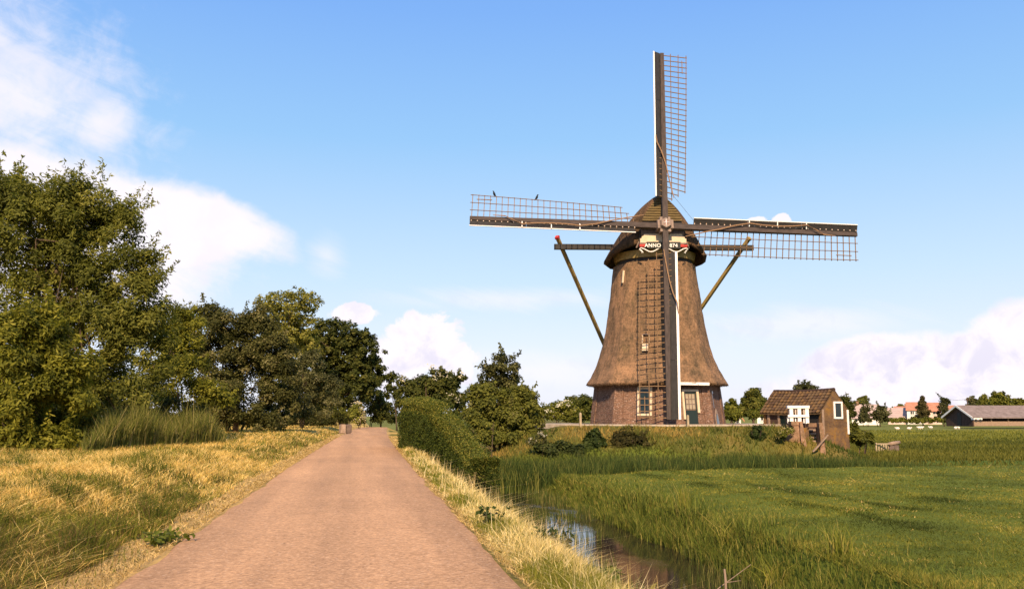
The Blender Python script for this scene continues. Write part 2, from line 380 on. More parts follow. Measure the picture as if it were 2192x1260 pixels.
def fast_mesh(name, V, faces, col=None, smooth=False):
    """V (n,3); faces: list of index arrays (m,k); col (n,3) stored as the colour attribute 'col'"""
    me = bpy.data.meshes.new(name); V = np.asarray(V, np.float32)
    me.vertices.add(len(V)); me.vertices.foreach_set('co', V.ravel())
    loops = np.concatenate([f.ravel() for f in faces]).astype(np.int32)
    tot = np.concatenate([np.full(len(f), f.shape[1], np.int32) for f in faces])
    st = np.concatenate([[0], np.cumsum(tot)[:-1]]).astype(np.int32)
    me.loops.add(len(loops)); me.loops.foreach_set('vertex_index', loops)
    me.polygons.add(len(tot)); me.polygons.foreach_set('loop_start', st); me.polygons.foreach_set('loop_total', tot)
    if smooth: me.polygons.foreach_set('use_smooth', np.ones(len(tot), bool))
    if col is not None:
        a = me.attributes.new('col', 'FLOAT_COLOR', 'POINT')
        c = np.ones((len(V), 4), np.float32); c[:, :3] = np.clip(col, 0.002, 1); a.data.foreach_set('color', c.ravel())
    me.update(calc_edges=True); me.validate()
    return me

# ------------------------------------------------------------------ terrain
MILL_R, MILL_D, MILL_Z = 8.775, 54.0, 1.0
ROAD_L, ROAD_R, ROAD_END = -2.15, 1.5, 112.0
WATER_Z = -1.5
def bend(y): return 2.0 * (np.clip(y, 0, 200) / 112.0) ** 2
def chan_front(x):           # near bank of the reed-grown channel that crosses in front of the mill
    return 34.0 + 4.2 * ss(4, 18, x)
def gz(x, y):
    x = np.asarray(x, float); y = np.asarray(y, float)
    r = x * RV[0] + y * RV[1]; D = x * FV[0] + y * FV[1]
    x = np.where(x < 5, x - bend(y) * ss(5, 2, x), x)
    und = (fbm(x * .5, y * .5, 3) - .5)
    # left verge: low bank, flat top, falling away behind the trees
    zl = .34 * ss(-2.75, -4.6, x) - 1.2 * ss(-15, -24, x) + und * .22 * ss(-2.9, -4.5, x)
    # right: verge, bank, ditch, field
    p1 = -.04 * ss(1.6, 2.0, x) - 1.75 * ss(1.95, 4.3, x) + .95 * ss(7.0, 7.8, x) + .06 * ss(7.5, 12, x)
    p1 = p1 + und * .10 * ss(7.6, 9, x)
    p2 = -.95 * ss(2.0, 8.0, x) + und * .12
    cf = chan_front(x)
    k = ss(-.8, .6, y - cf) * (1 - ss(4.6, 6.6, y - cf)) * ss(4.0, 6.5, x)
    zr = p1 * (1 - ss(33, 36.5, y)) + p2 * ss(33, 36.5, y)
    zr = np.where(x > 7.0, np.where(y < cf, p1, -.95 + und * .12), zr)
    zr = zr * (1 - k) + (-1.72) * k
    lr = r - MILL_R; lD = D - MILL_D
    dx = np.maximum(np.abs(lr) - 5.6, 0); dy = np.where(lD < 0, np.maximum(-lD - 4.9, 0), np.maximum(lD - 14, 0) * .5)
    d = np.hypot(dx, dy)
    m = ss(5.6, 0, d)
    zr = zr * (1 - m) + (MILL_Z - .06) * m + und * .18 * m * ss(.3, 2, d)
    z = np.where(x < ROAD_L, zl, np.where(x > ROAD_R, zr, 0.0))
    crest = -2.5 * ss(ROAD_END + 3, ROAD_END + 60, y) * ss(30, 10, x)
    return z + crest - .02 * ((x > ROAD_L - .02) & (x < ROAD_R + .02))
def grid_axis(parts):
    return np.unique(np.concatenate([np.arange(a, b, s) for a, b, s in parts]))
gxs = grid_axis([(-1500, -120, 120), (-120, -24, 6), (-24, -5, .8), (-5, 8, .22), (8, 36, .5), (36, 80, 3), (80, 300, 20), (300, 2600, 150)])
gys = grid_axis([(-70, 0, 5), (0, 44, .45), (44, 72, .6), (72, 130, 3), (130, 420, 20), (420, 4000, 250)])
GX, GY = np.meshgrid(gxs, gys)
GZ = gz(GX, GY)
def ground_col(x, y):
    r0 = x * 1.0; n = fbm(x * .35, y * .35, 11); n2 = fbm(x * 1.7, y * 1.7, 12)
    r = x * RV[0] + y * RV[1]; D = x * FV[0] + y * FV[1]
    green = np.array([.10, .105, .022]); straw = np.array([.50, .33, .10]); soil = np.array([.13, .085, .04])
    field = np.array([.060, .088, .020]); far = np.array([.125, .135, .035])
    t = ss(.38, .62, n * .6 + n2 * .4)[..., None]
    t = np.where((x < 0)[..., None], .35 + .65 * t, t)
    c = green * (1 - t) + straw * t
    xb = x - bend(y)
    e = (ss(-3.5, -2.3, xb) * (xb < ROAD_L + .1) + (1 - ss(1.5, 1.75, xb)) * (xb > 1.4))[..., None] * .75
    c = c * (1 - e) + np.array([.42, .28, .13]) * e
    f = (ss(6.4, 7.4, x) * (D < 46))[..., None]
    fc = field * (.8 + .5 * n[..., None]) * np.array([1.55, 1.32, .95])
    c = c * (1 - f) + fc * f
    b = (ss(2.6, 3.8, x) * (1 - ss(6.6, 7.3, x)) * (y < 38))[..., None]
    c = c * (1 - b) + soil * .6 * b
    q = ((x > 4) & (D >= 46))[..., None]
    lr = r - MILL_R; md = np.hypot(np.maximum(np.abs(lr) - 5, 0), np.minimum(D - MILL_D, 0))
    mound = np.array([.15, .115, .035]) * (1 - t) + np.array([.085, .09, .024]) * t
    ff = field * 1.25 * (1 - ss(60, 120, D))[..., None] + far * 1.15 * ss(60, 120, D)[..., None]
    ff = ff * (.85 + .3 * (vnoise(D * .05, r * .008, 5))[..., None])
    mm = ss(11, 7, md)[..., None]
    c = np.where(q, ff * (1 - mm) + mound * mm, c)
    return c
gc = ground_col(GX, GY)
nx, ny = len(gxs), len(gys)
idx = np.arange(nx * ny).reshape(ny, nx)
quads = np.stack([idx[:-1, :-1], idx[:-1, 1:], idx[1:, 1:], idx[1:, :-1]], -1).reshape(-1, 4)
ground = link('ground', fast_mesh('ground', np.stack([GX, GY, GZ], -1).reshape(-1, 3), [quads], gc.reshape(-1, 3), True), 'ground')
ground['kind'] = 'structure'

# road: gently cambered sheet with ragged edges
ys = np.concatenate([np.arange(-60, 0, 3), np.arange(0, 40, .3), np.arange(40, ROAD_END + 30, 1.0)])
us = np.array([0, .03, .1, .3, .5, .7, .9, .97, 1.0])
wl = ROAD_L + (fbm(ys * .6, ys * 0, 21) - .5) * .14 + (vnoise(ys * 2.3, ys * 0, 22) - .5) * .07
wr = ROAD_R + (fbm(ys * .6, ys * 0, 23) - .5) * .16 + (vnoise(ys * 2.3, ys * 0, 24) - .5) * .08
RX = bend(ys)[:, None] + wl[:, None] + (wr - wl)[:, None] * us[None]
RY = np.repeat(ys[:, None], len(us), 1)
RZ = .006 + .035 * (1 - (2 * us - 1) ** 4)[None] + gz(RX * 0 + bend(RY), RY) + .02
RZ[:, 0] -= .05; RZ[:, -1] -= .05
ri = np.arange(RX.size).reshape(RX.shape)
rq = np.stack([ri[:-1, :-1], ri[:-1, 1:], ri[1:, 1:], ri[1:, :-1]], -1).reshape(-1, 4)
road = link('road', fast_mesh('road', np.stack([RX, RY, RZ], -1).reshape(-1, 3), [rq], None, True), 'road'); road['kind'] = 'structure'

wb = MB(); wb.v = [(2.6, -60, WATER_Z), (8.0, -60, WATER_Z), (8.0, 33.6, WATER_Z), (90, 38.0, WATER_Z), (90, 45.5, WATER_Z), (3.0, 42, WATER_Z)]
wb.f = [(0, 1, 2, 5), (2, 3, 4, 5)]
water = wb.build('water', 'water'); water['kind'] = 'structure'

# ------------------------------------------------------------------ grass: thousands of blades, one object per stand
def blade_mesh(name, x, y, h, w, col, bend=.45, curved=True, z=None, face=.0, flat=None):
    n = len(x); z = gz(x, y) if z is None else z
    yaw = rng.uniform(0, 2 * math.pi, n); la = rng.uniform(0, 2 * math.pi, n)
    bd = h * bend * rng.uniform(.2, 1.6, n)
    if flat is not None:
        bd = np.where(flat, h * rng.uniform(1.5, 4, n), bd)
    s = np.stack([np.cos(yaw), np.sin(yaw), yaw * 0], -1) * (w / 2)[:, None]
    lv = np.stack([np.cos(la) * bd, np.sin(la) * bd, la * 0], -1)
    b = np.stack([x, y, z - .015], -1); up = np.array([0, 0, 1.0]) * h[:, None]
    if curved:
        m = b + up * .58 + lv * .28; t = b + up + lv
        V = np.stack([b - s, b + s, m + s * .75, m - s * .75, t], 1).reshape(-1, 3); k = np.arange(n)[:, None] * 5
        me = fast_mesh(name, V, [k + np.array([[0, 1, 2, 3]]), k + np.array([[3, 2, 4]])], np.repeat(col, 5, 0))
    else:
        t = b + up + lv
        V = np.stack([b - s, b + s, t], 1).reshape(-1, 3); k = np.arange(n)[:, None] * 3
        me = fast_mesh(name, V, [k + np.array([[0, 1, 2]])], np.repeat(col, 3, 0))
    return link(name, me, 'blade')
def mixcol(cs, t, jit=.25):
    """t in 0..1 along the list of colours, with a random brightness per blade"""
    cs = np.array(cs, float); k = np.clip(t, 0, .9999) * (len(cs) - 1); i = k.astype(int); f = (k - i)[:, None]
    c = cs[i] * (1 - f) + cs[i + 1] * f
    return c * (1 + rng.uniform(-jit, jit, len(c)))[:, None]
def polar(n, d0, d1, px0, px1, power=1.6):
    """points denser near the camera: distance d0..d1, between two picture columns (they stand on the terrain)"""
    u = rng.random(n); D = (d0 ** (1 - power) + u * (d1 ** (1 - power) - d0 ** (1 - power))) ** (1 / (1 - power))
    p = rng.uniform(px0, px1, n); r = (p - 1096) / F_PX * D
    return D * FV[0] + r * RV[0], D * FV[1] + r * RV[1], D
GREEN = [(.055, .07, .010), (.145, .155, .020), (.27, .25, .036)]
STRAW = [(.42, .27, .07), (.72, .50, .145), (.84, .64, .27)]

# left verge
def verge_left(n, d0, d1, curved, name):
    x, y, D = polar(n * 3, d0, d1, -420, 800)
    k = (x - bend(y) < ROAD_L - .06) & (x > -17) & ((x - bend(y) < ROAD_L - .50 + .25 * (fbm(y * .9, y * 0, 37) - .5)) | (rng.random(len(x)) < .12)); x, y, D = x[k][:n], y[k][:n], D[k][:n]
    pat = fbm(x * .55, y * .42, 31); pat2 = fbm(x * 2.4, y * 1.9, 32)
    xb = x - bend(y); bank = ss(-4.5, -3.2, xb)
    st = np.clip(.10 + .80 * ss(.33, .56, pat * .50 + pat2 * .50 + .12 * ss(9, 13, D) - bank * .17 - .34 * ss(14.0, 9.0, D) - .10 * ss(-9.5, -12, x)), 0, .9)
    tall = ss(.52, .72, fbm(x * 1.7, y * 1.7, 33)); st = st * (1 - .75 * tall)
    isst = rng.random(len(x)) < st
    edge = ss(-2.9, -2.25, xb)
    tall = ss(.52, .72, fbm(x * 1.7, y * 1.7, 33))
    h = np.where(isst, rng.uniform(.05, .20, len(x)), rng.uniform(.05, .16, len(x)) * (1 + 1.1 * tall)) * (1 - .65 * edge)
    h *= (1 + .4 * ss(14, 8, D) * (1 - edge)) * (1 + .9 * ss(-9.8, -12, x))
    dark = ss(.35, .6, fbm(x * .5, y * .5, 36))
    gcol = mixcol(GREEN, np.clip(.12 + .9 * rng.random(len(x)) * (1 - .5 * dark) - .25 * tall - .35 * ss(12, 8, D), 0, 1)); scol = mixcol(STRAW, rng.random(len(x)))
    brown = (rng.random(len(x)) < .22 * ss(13, 8, D) + .15 * bank)[:, None]
    gcol = np.where(brown, mixcol([(.10, .065, .025), (.20, .13, .045)], rng.random(len(x)), .25), gcol)
    col = np.where(isst[:, None], scol, gcol)
    w = np.maximum(.006, D * .00085) * rng.uniform(.6, 1.3, len(x))
    return blade_mesh(name, x, y, h, w, col, .7, curved, flat=isst & (rng.random(len(x)) < .7))
tagit(verge_left(95000, 6.5, 20, True, 'verge_grass'), 'half-dried yellow and green grass on the near left roadside bank', 'grass', kind='stuff')
tagit(verge_left(90000, 20, 100, False, 'verge_grass'), 'sunlit straw-yellow mown grass strip before the left row of trees', 'grass', kind='stuff')
# right verge
def verge_right(n):
    x, y, D = polar(n * 6, 6.2, 48, 780, 1500, 1.5)
    k = (x - bend(y) > ROAD_R - .06 + .14 * rng.random(len(x))) & (x - bend(y) < 2.4 + .8 * rng.random(len(x))); x, y, D = x[k][:n], y[k][:n], D[k][:n]
    pat = fbm(x * 1.2, y * .5, 41); x0 = x - bend(y); crest = np.exp(-((x0 - 2.15) / .30) ** 2)
    st = rng.random(len(x)) < (.06 + .72 * ss(.44, .72, pat * .55 + .45 * fbm(x * 3, y * 2.2, 42) + .14 * crest))
    edge = ss(1.9, 1.5, x0)
    h = np.where(st, rng.uniform(.05, .24, len(x)), rng.uniform(.06, .20, len(x))) * (1 - .7 * edge)
    h = np.where((rng.random(len(x)) < .015) & st, h * 1.9, h)
    col = np.where(st[:, None], mixcol([(.42, .30, .10), (.70, .54, .22), (.82, .68, .38)], rng.random(len(x))), mixcol(GREEN, .15 + .85 * rng.random(len(x))))
    w = np.maximum(.006, D * .0008) * rng.uniform(.6, 1.3, len(x))
    return blade_mesh('verge_grass', x, y, h, w, col, .5, True, flat=st & (rng.random(len(x)) < .25))
tagit(verge_right(70000), 'bright tufted grass with pale stalks between road and ditch', 'grass', kind='stuff')
def litter(n):
    y = 5.5 + 60 * rng.random(n) ** 2.0; side = rng.random(n) < .62
    x = np.where(side, ROAD_L + .05 - rng.exponential(.24, n), ROAD_R - .05 + rng.exponential(.10, n)) + bend(y) + .10 * (fbm(y * 1.3, side * 9.0, 46) - .5)
    D = x * FV[0] + y * FV[1]
    col = mixcol([(.22, .14, .05), (.52, .36, .13), (.70, .52, .24)], rng.random(n), .2)
    z = np.where(side, np.where(x - bend(y) > ROAD_L, .02, gz(x, y)), np.where(x - bend(y) < ROAD_R, .02, gz(x, y)))
    return blade_mesh('dry_litter', x, y, rng.uniform(.012, .05, n), np.maximum(.006, D * .0009), col, 1, True, z=z + .015, flat=np.ones(n, bool))
tagit(litter(22000), 'dry straw litter along both road edges', 'straw', kind='stuff')
def stalks(n):
    y = 6.5 + 26 * rng.random(n) ** 1.5; x = 2.15 + rng.normal(0, .28, n) + bend(y); D = x * FV[0] + y * FV[1]
    k = fbm(x * 2, y * 1.2, 49) > .45; x, y, D = x[k], y[k], D[k]
    return blade_mesh('dry_stalks', x, y, rng.uniform(.22, .55, len(x)), np.maximum(.005, D * .0006), mixcol([(.40, .28, .10), (.66, .50, .24), (.80, .66, .40)], rng.random(len(x)), .15), .22, True)
tagit(stalks(420), 'pale dry stalks sticking up along the ditch-side verge', 'dry stalks', kind='stuff')
# ditch bank on the field side: lush long blades
def bank(n):
    y = 4 + 33 * rng.random(n) ** .9; x = 7.15 + rng.exponential(.5, n) - .25 * rng.random(n) + .35 * (fbm(y * .5, y * 0, 44) - .5)
    D = x * FV[0] + y * FV[1]
    lush = ss(8.4, 7.0, x)
    h = rng.uniform(.05, .15, n) + lush * rng.uniform(0, .34, n) * ss(.3, .7, fbm(x, y * .6, 45))
    tus = (fbm(x * 1.4, y * 1.1, 48) > .60) & (rng.random(n) < .5) & (y < 26)
    h = np.where(tus, h + rng.uniform(.10, .38, n), h)
    col = mixcol([(.05, .07, .012), (.095, .125, .02), (.165, .18, .03), (.27, .22, .06)], rng.random(n) ** 1.3)
    w = np.maximum(.009, D * .0008) * rng.uniform(.7, 1.3, n)
    return blade_mesh('bank_grass', x, y, h, w, col, .45, True, z=np.maximum(gz(x, y), WATER_Z - .05))
tagit(bank(42000), 'long lush grass hanging over the field side of the ditch', 'grass', kind='stuff')
# water-side stems on the road bank and standing in the ditch
def ditch_stems(n):
    y = rng.uniform(9, 34, n); left = rng.random(n) < .5
    x = np.where(left, rng.uniform(2.9, 4.4, n), rng.uniform(4.4, 7.0, n))
    k = fbm(x * 1.1, y * .7, 47) > np.where(left, .50, .57 + .05 * np.cos((y - 21) * .5)); x, y = x[k], y[k]
    D = x * FV[0] + y * FV[1]
    col = mixcol([(.05, .07, .015), (.09, .11, .025), (.22, .18, .06)], rng.random(len(x)) ** 1.5)
    return blade_mesh('ditch_plants', x, y, rng.uniform(.2, .5, len(x)), np.maximum(.008, D * .0007), col, .25, True, z=np.maximum(gz(x, y), WATER_Z - .02))
tagit(ditch_stems(12000), 'thin green stems standing in the ditch water', 'water plants', kind='stuff')
# right field, mown, two wheel tracks of darker tousled grass
def field(n):
    x, y, D = polar(n * 2, 10, 46, 1150, 2700, 1.35)
    k = (x > 7.7) & (y < chan_front(x) - .2); x, y, D = x[k][:n], y[k][:n], D[k][:n]
    wob = .9 * (fbm(y * .22, x * 0, 51) - .5) + .5 * (fbm(x * 1.3, y * .9, 56) - .5)
    tr = np.exp(-((x - 11.2 - wob) / .42) ** 2) + np.exp(-((x - 13.0 - wob) / .42) ** 2) + .8 * np.exp(-((x - 16.0 + wob) / .55) ** 2)
    tr = np.clip(tr, 0, 1) * ss(.36, .60, fbm(x * .9, y * .7, 52))
    n1 = fbm(x * .45, y * .45, 53); n2 = fbm(x * 1.8, y * 1.8, 54)
    t = np.clip(.36 + 1.7 * (n1 - .46) + .7 * (n2 - .5) + .30 * ss(9.5, 7.8, x) - .40 * tr + rng.normal(0, .13, len(x)), 0, 1)
    col = mixcol([(.046, .060, .011), (.112, .122, .018), (.195, .185, .027), (.30, .25, .05)], t, .30)
    hay = rng.random(len(x)) < .004 + .22 * ss(.56, .72, fbm(x * .8, y * .5, 55)) * ss(.5, .65, n2)
    col = np.where(hay[:, None], mixcol(STRAW, rng.random(len(x))) * .7, col)
    h = rng.uniform(.02, .055, len(x)) * (.6 + .8 * n2) + .035 * tr + .10 * ss(8.6, 7.7, x) * rng.random(len(x))
    seed = rng.random(len(x)) < .004; h = np.where(seed, h + rng.uniform(.08, .25, len(x)), h)
    w = np.maximum(.012, D * .0012) * rng.uniform(.7, 1.4, len(x)) * np.where(seed, .5, 1)
    return blade_mesh('field_grass', x, y, h, w, col, 1.3, False)
tagit(field(190000), 'mown dark green meadow grass with wheel tracks right of the ditch', 'grass', kind='stuff')
# reeds along the channel
def reeds(n):
    x = 4.4 + rng.random(n) ** 1.15 * 42; y = chan_front(x) + rng.uniform(-.5, 5.0, n)
    thin = ss(21, 30, x)
    k = (rng.random(n) > thin * .45) & ~((x < 8) & (y < 34.6 + (8 - x) * .1)); x, y = x[k], y[k]; thin = thin[k]
    D = x * FV[0] + y * FV[1]
    h = rng.uniform(.65, 1.25, len(x)) * (.62 + .85 * fbm(x * .8, y * .8, 61)) * (1 - .55 * thin)
    col = mixcol([(.024, .042, .011), (.046, .070, .016), (.088, .115, .025), (.19, .18, .045)], rng.random(len(x)) ** 1.3 * (.4 + 1.1 * fbm(x * .9, y * .9, 62)))
    w = rng.uniform(.025, .05, len(x))
    return blade_mesh('reeds', x, y, h, w, col, .22, True, z=np.full(len(x), WATER_Z - .05))
tagit(reeds(52000), 'band of dark green reeds along the channel below the mill', 'reeds', kind='stuff')
# mound grass, tufty and partly dried, and rough meadow beyond the channel
def mound(n):
    r = rng.uniform(-6, 19.5, n); D = rng.uniform(41, 62, n)
    x = D * FV[0] + r * RV[0]; y = D * FV[1] + r * RV[1]
    cf = chan_front(x)
    lr = r - MILL_R; plate = (np.abs(lr) < 7.4) & (D > MILL_D - 5.6)
    k = (y > cf + 4.6) & ~plate & (x > 2.2); x, y, D, r = x[k], y[k], D[k], r[k]
    t = np.clip(1.7 * fbm(x * .7, y * .7, 71) - .22 + rng.normal(0, .16, len(x)), 0, 1)
    low = ss(47.5, 44.5, D)
    t = t * (1 - .75 * low) * (1 - .7 * ss(15, 18, r))
    col = mixcol([(.045, .065, .015), (.095, .112, .02), (.19, .16, .034), (.31, .21, .058)], t, .28)
    h = rng.uniform(.12, .34, len(x)) * (.5 + fbm(x * .8, y * .8, 72))
    return blade_mesh('mound_grass', x, y, h, rng.uniform(.04, .085, len(x)), col, .6, False)
tagit(mound(60000), 'rough green and brownish grass on the mound below the mill', 'grass', kind='stuff')
def meadow(n):
    x, y, D = polar(n * 2, 46, 150, 1600, 2500, 1.6)
    k = (y > chan_front(x) + 5.2) & (D > 44); x, y, D = x[k][:n], y[k][:n], D[k][:n]
    r = x * RV[0] + y * RV[1]; k = (np.abs(r - MILL_R) > 9.5); x, y, D = x[k], y[k], D[k]
    n1 = fbm(x * .12, y * .25, 81)
    t = np.clip(.05 + .8 * (n1 - .2) + rng.normal(0, .12, len(x)), 0, 1)
    col = mixcol([(.058, .068, .013), (.098, .105, .018), (.155, .15, .028), (.20, .17, .045)], t, .18)
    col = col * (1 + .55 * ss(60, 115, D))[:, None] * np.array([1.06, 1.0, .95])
    return blade_mesh('meadow_grass', x, y, rng.uniform(.10, .28, len(x)), D * .0012 * rng.uniform(.7, 1.5, len(x)), col, .6, False)
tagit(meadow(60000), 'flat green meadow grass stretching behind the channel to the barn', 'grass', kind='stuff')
# tall pale reed stand in front of the left trees
def tall_stand(n):
    u = rng.random(n); px = 190 + 300 * u; D = 29.5 + 8.5 * u + rng.uniform(-1.4, 1.4, n)
    r = (px - 1096) / F_PX * D; x = D * FV[0] + r * RV[0]; y = D * FV[1] + r * RV[1]
    h = rng.uniform(.35, 1.25, n) * (.35 + .75 * ss(0, .18, u) * ss(1.0, .85, u) + .45 * (rng.random(n) < .05)) * (.35 + 1.2 * fbm(x * 1.8, y * 1.8, 91))
    col = mixcol([(.065, .08, .016), (.12, .135, .026), (.20, .19, .045), (.34, .27, .11)], rng.random(n) ** 1.3, .25)
    return blade_mesh('reeds', x, y, h, rng.uniform(.012, .03, n), col, .32, True)
tagit(tall_stand(15000), 'tall pale feathery reeds in front of the left trees', 'reeds', kind='stuff')

# ================================================================== windmill
def cam2w(r, D, z): return (D * FV[0] + r * RV[0], D * FV[1] + r * RV[1], z)
mill_pos = cam2w(MILL_R, MILL_D, MILL_Z)
VIEW = math.atan2(mill_pos[0], mill_pos[1])
mill = empty('windmill', mill_pos, -VIEW + R(11.0), 'tall brown thatched polder windmill with four lattice sails on a grassy mound', 'windmill')
OCT = R(-95.0)      # one corner of the octagon looks almost at the camera
def oct_r(a, apo, soft):
    d = ((a - OCT) % (math.pi / 4)) - math.pi / 8
    o = apo / math.cos(d); return o * (1 - soft) + apo * 1.045 * soft
def ring(z, apo, soft, n=96):
    return [(oct_r(2 * math.pi * k / n + OCT, apo, soft) * math.cos(2 * math.pi * k / n + OCT), oct_r(2 * math.pi * k / n + OCT, apo, soft) * math.sin(2 * math.pi * k / n + OCT), z) for k in range(n)]
def loft(rings, cap0=True, cap1=True):
    m = MB(); n = len(rings[0]); m.v = [p for r in rings for p in r]
    for i in range(len(rings) - 1):
        for k in range(n): m.f.append((i * n + k, i * n + (k + 1) % n, (i + 1) * n + (k + 1) % n, (i + 1) * n + k))
    if cap0: m.f.append(tuple(range(n))[::-1])
    if cap1: m.f.append(tuple((len(rings) - 1) * n + k for k in range(n)))
    return m
# brick base, tapered, with corner piers
def apo_brick(z): return 3.70 - .115 * z
loft([ring(z, apo_brick(z), 0.0, 8) for z in (-.4, 2.6)]).build('brick_wall', 'brick', mill, uv=True)
for k in range(8):
    a = OCT + k * math.pi / 4
    pb = MB(); c0 = apo_brick(-.35) / math.cos(math.pi / 8); c1 = apo_brick(2.45) / math.cos(math.pi / 8)
    e = Vector((math.cos(a), math.sin(a), 0))
    t1 = Vector((math.cos(a + math.pi / 2 + math.pi / 8), math.sin(a + math.pi / 2 + math.pi / 8), 0)); t2 = Vector((math.cos(a - math.pi / 2 - math.pi / 8), math.sin(a - math.pi / 2 - math.pi / 8), 0))
    vs = []
    for z, c in ((-.35, c0), (2.45, c1)):
        o = e * (c + .06); i = e * (c - .25)
        vs += [o + Vector((0, 0, z)), o + t1 * .52 + Vector((0, 0, z)), i + t1 * .55 + Vector((0, 0, z)), i + t2 * .55 + Vector((0, 0, z)), o + t2 * .52 + Vector((0, 0, z))]
    pb.add(vs, [(0, 1, 2, 3, 4), (9, 8, 7, 6, 5)] + [(i, (i + 1) % 5, (i + 1) % 5 + 5, i + 5) for i in range(5)])
    pb.build('corner_pier', 'brick', mill, uv=True)
# thatched smock
prof = [(2.30, 3.30, .1), (2.26, 3.88, .15), (2.32, 4.00, .2), (2.45, 3.93, .2), (2.75, 3.75, .25), (3.28, 3.48, .3), (4.0, 3.23, .35), (4.8, 3.02, .38), (5.85, 2.82, .4), (7.28, 2.63, .45), (8.73, 2.46, .5), (9.55, 2.38, .6), (9.62, 2.2, .6)]
rings = []
for i in range(len(prof) - 1):
    steps = 1 if i < 4 or i == len(prof) - 2 else 6
    for s_ in range(steps):
        t = s_ / steps; rings.append(tuple(prof[i][j] * (1 - t) + prof[i + 1][j] * t for j in range(3)))
rings.append(prof[-1])
rr_ = []
for z, a_, s_ in rings:
    pts = ring(z, a_, s_, 112)
    rr_.append([(x * (1 + .016 * (float(vnoise(math.atan2(y, x) * 9 + 40, z * 1.3, 5)) - .5) + .01 * (float(vnoise(math.atan2(y, x) * 30 + 90, z * 4, 6)) - .5)),
                 y * (1 + .016 * (float(vnoise(math.atan2(y, x) * 9 + 40, z * 1.3, 5)) - .5) + .01 * (float(vnoise(math.atan2(y, x) * 30 + 90, z * 4, 6)) - .5)), z + (.05 * (float(vnoise(math.atan2(y, x) * 14 + 7, 3.3, 8)) - .5) if z < 2.5 else 0)) for x, y, z in pts])
loft(rr_).build('thatched_body', 'thatch', mill, smooth=True)
fr_v, fr_c = [], []
for i in range(2600):
    a_ = rng.uniform(0, 2 * math.pi); rr0 = oct_r(a_, 3.96, .2) * rng.uniform(.97, 1.005); z0 = 2.33 + rng.uniform(-.03, .05)
    d_ = np.array([math.cos(a_), math.sin(a_), 0]); t_2 = np.array([-d_[1], d_[0], 0]); p_ = d_ * rr0 + np.array([0, 0, z0]); e_2 = p_ + d_ * rng.uniform(.0, .10) + np.array([0, 0, -rng.uniform(.05, .15)]) + t_2 * rng.normal() * .04
    fr_v += [p_ - t_2 * .03, p_ + t_2 * .03, e_2]; c_2 = np.array([.19, .115, .062]) * rng.uniform(.5, 1.3); fr_c += [c_2] * 3
fo = link('eave_fringe', fast_mesh('eave_fringe', np.array(fr_v), [np.arange(len(fr_v)).reshape(-1, 3)], np.array(fr_c)), 'blade', mill); fo['kind'] = 'stuff'
# dark curb gap and lichen-covered fascia under the cap
def disc(z0, z1, r0, r1, name, m):
    n = 72
    return loft([[(r * math.cos(2 * math.pi * k / n), r * math.sin(2 * math.pi * k / n), z) for k in range(n)] for z, r in ((z0, r0), (z1, r1))]).build(name, m, mill, smooth=False)
disc(9.50, 10.2, 2.30, 2.30, 'curb_ring', 'board_dark')
disc(9.80, 10.24, 2.42, 2.52, 'fascia_ring', 'ring')

# cap: thatched hull lofted front to back
def cap_section(y, half, ztop, zeave, pinch, n=25):
    pts = []
    for i in range(n):
        t = -1 + 2 * i / (n - 1); a = abs(t)
        x = half * math.copysign(a, t)
        z = zeave + (ztop - zeave) * (1 - a ** pinch)
        pts.append((x, y, z))
    return pts
CAP = [(-2.62, 1.50, 13.30, 10.62, 1.65), (-2.5, 1.92, 13.46, 10.52, 1.62), (-2.0, 2.55, 13.58, 10.32, 1.6), (-1.2, 2.98, 13.62, 10.08, 1.55), (-.2, 3.14, 13.62, 9.86, 1.55), (1.0, 3.0, 13.42, 9.9, 1.55), (2.2, 2.6, 12.95, 9.95, 1.5), (3.1, 1.7, 12.2, 10.0, 1.8), (3.6, .6, 11.2, 10.1, 2.0)]
cp = MB(); secs = [cap_section(*s_) for s_ in CAP]; n = len(secs[0])
inner = [[(x * .93, y, z - .20 if abs(x) < s_[1] * .97 else z - .16) for x, y, z in q] for q, s_ in zip(secs, CAP)]
for q in secs + inner: cp.v += q
K = len(secs)
for i in range(K - 1):
    for k in range(n - 1):
        cp.f.append((i * n + k, i * n + k + 1, (i + 1) * n + k + 1, (i + 1) * n + k))
        o_ = K * n; cp.f.append((o_ + i * n + k, o_ + (i + 1) * n + k, o_ + (i + 1) * n + k + 1, o_ + i * n + k + 1))
for i in range(K - 1):
    for k in (0, n - 1): cp.f.append((i * n + k, (i + 1) * n + k, K * n + (i + 1) * n + k, K * n + i * n + k))
for i in (0, K - 1):
    for k in range(n - 1): cp.f.append((i * n + k, i * n + k + 1, K * n + i * n + k + 1, K * n + i * n + k))
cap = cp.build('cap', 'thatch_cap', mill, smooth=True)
# a dark core closes the hull below
loft([[(x * .86 * math.cos(0), y * .95, z) for x, y in [(2.5 * math.cos(2 * math.pi * k / 32), 2.45 * math.sin(2 * math.pi * k / 32)) for k in range(32)]] for z in (9.95, 10.9)]).build('cap_floor', 'board_dark', mill)

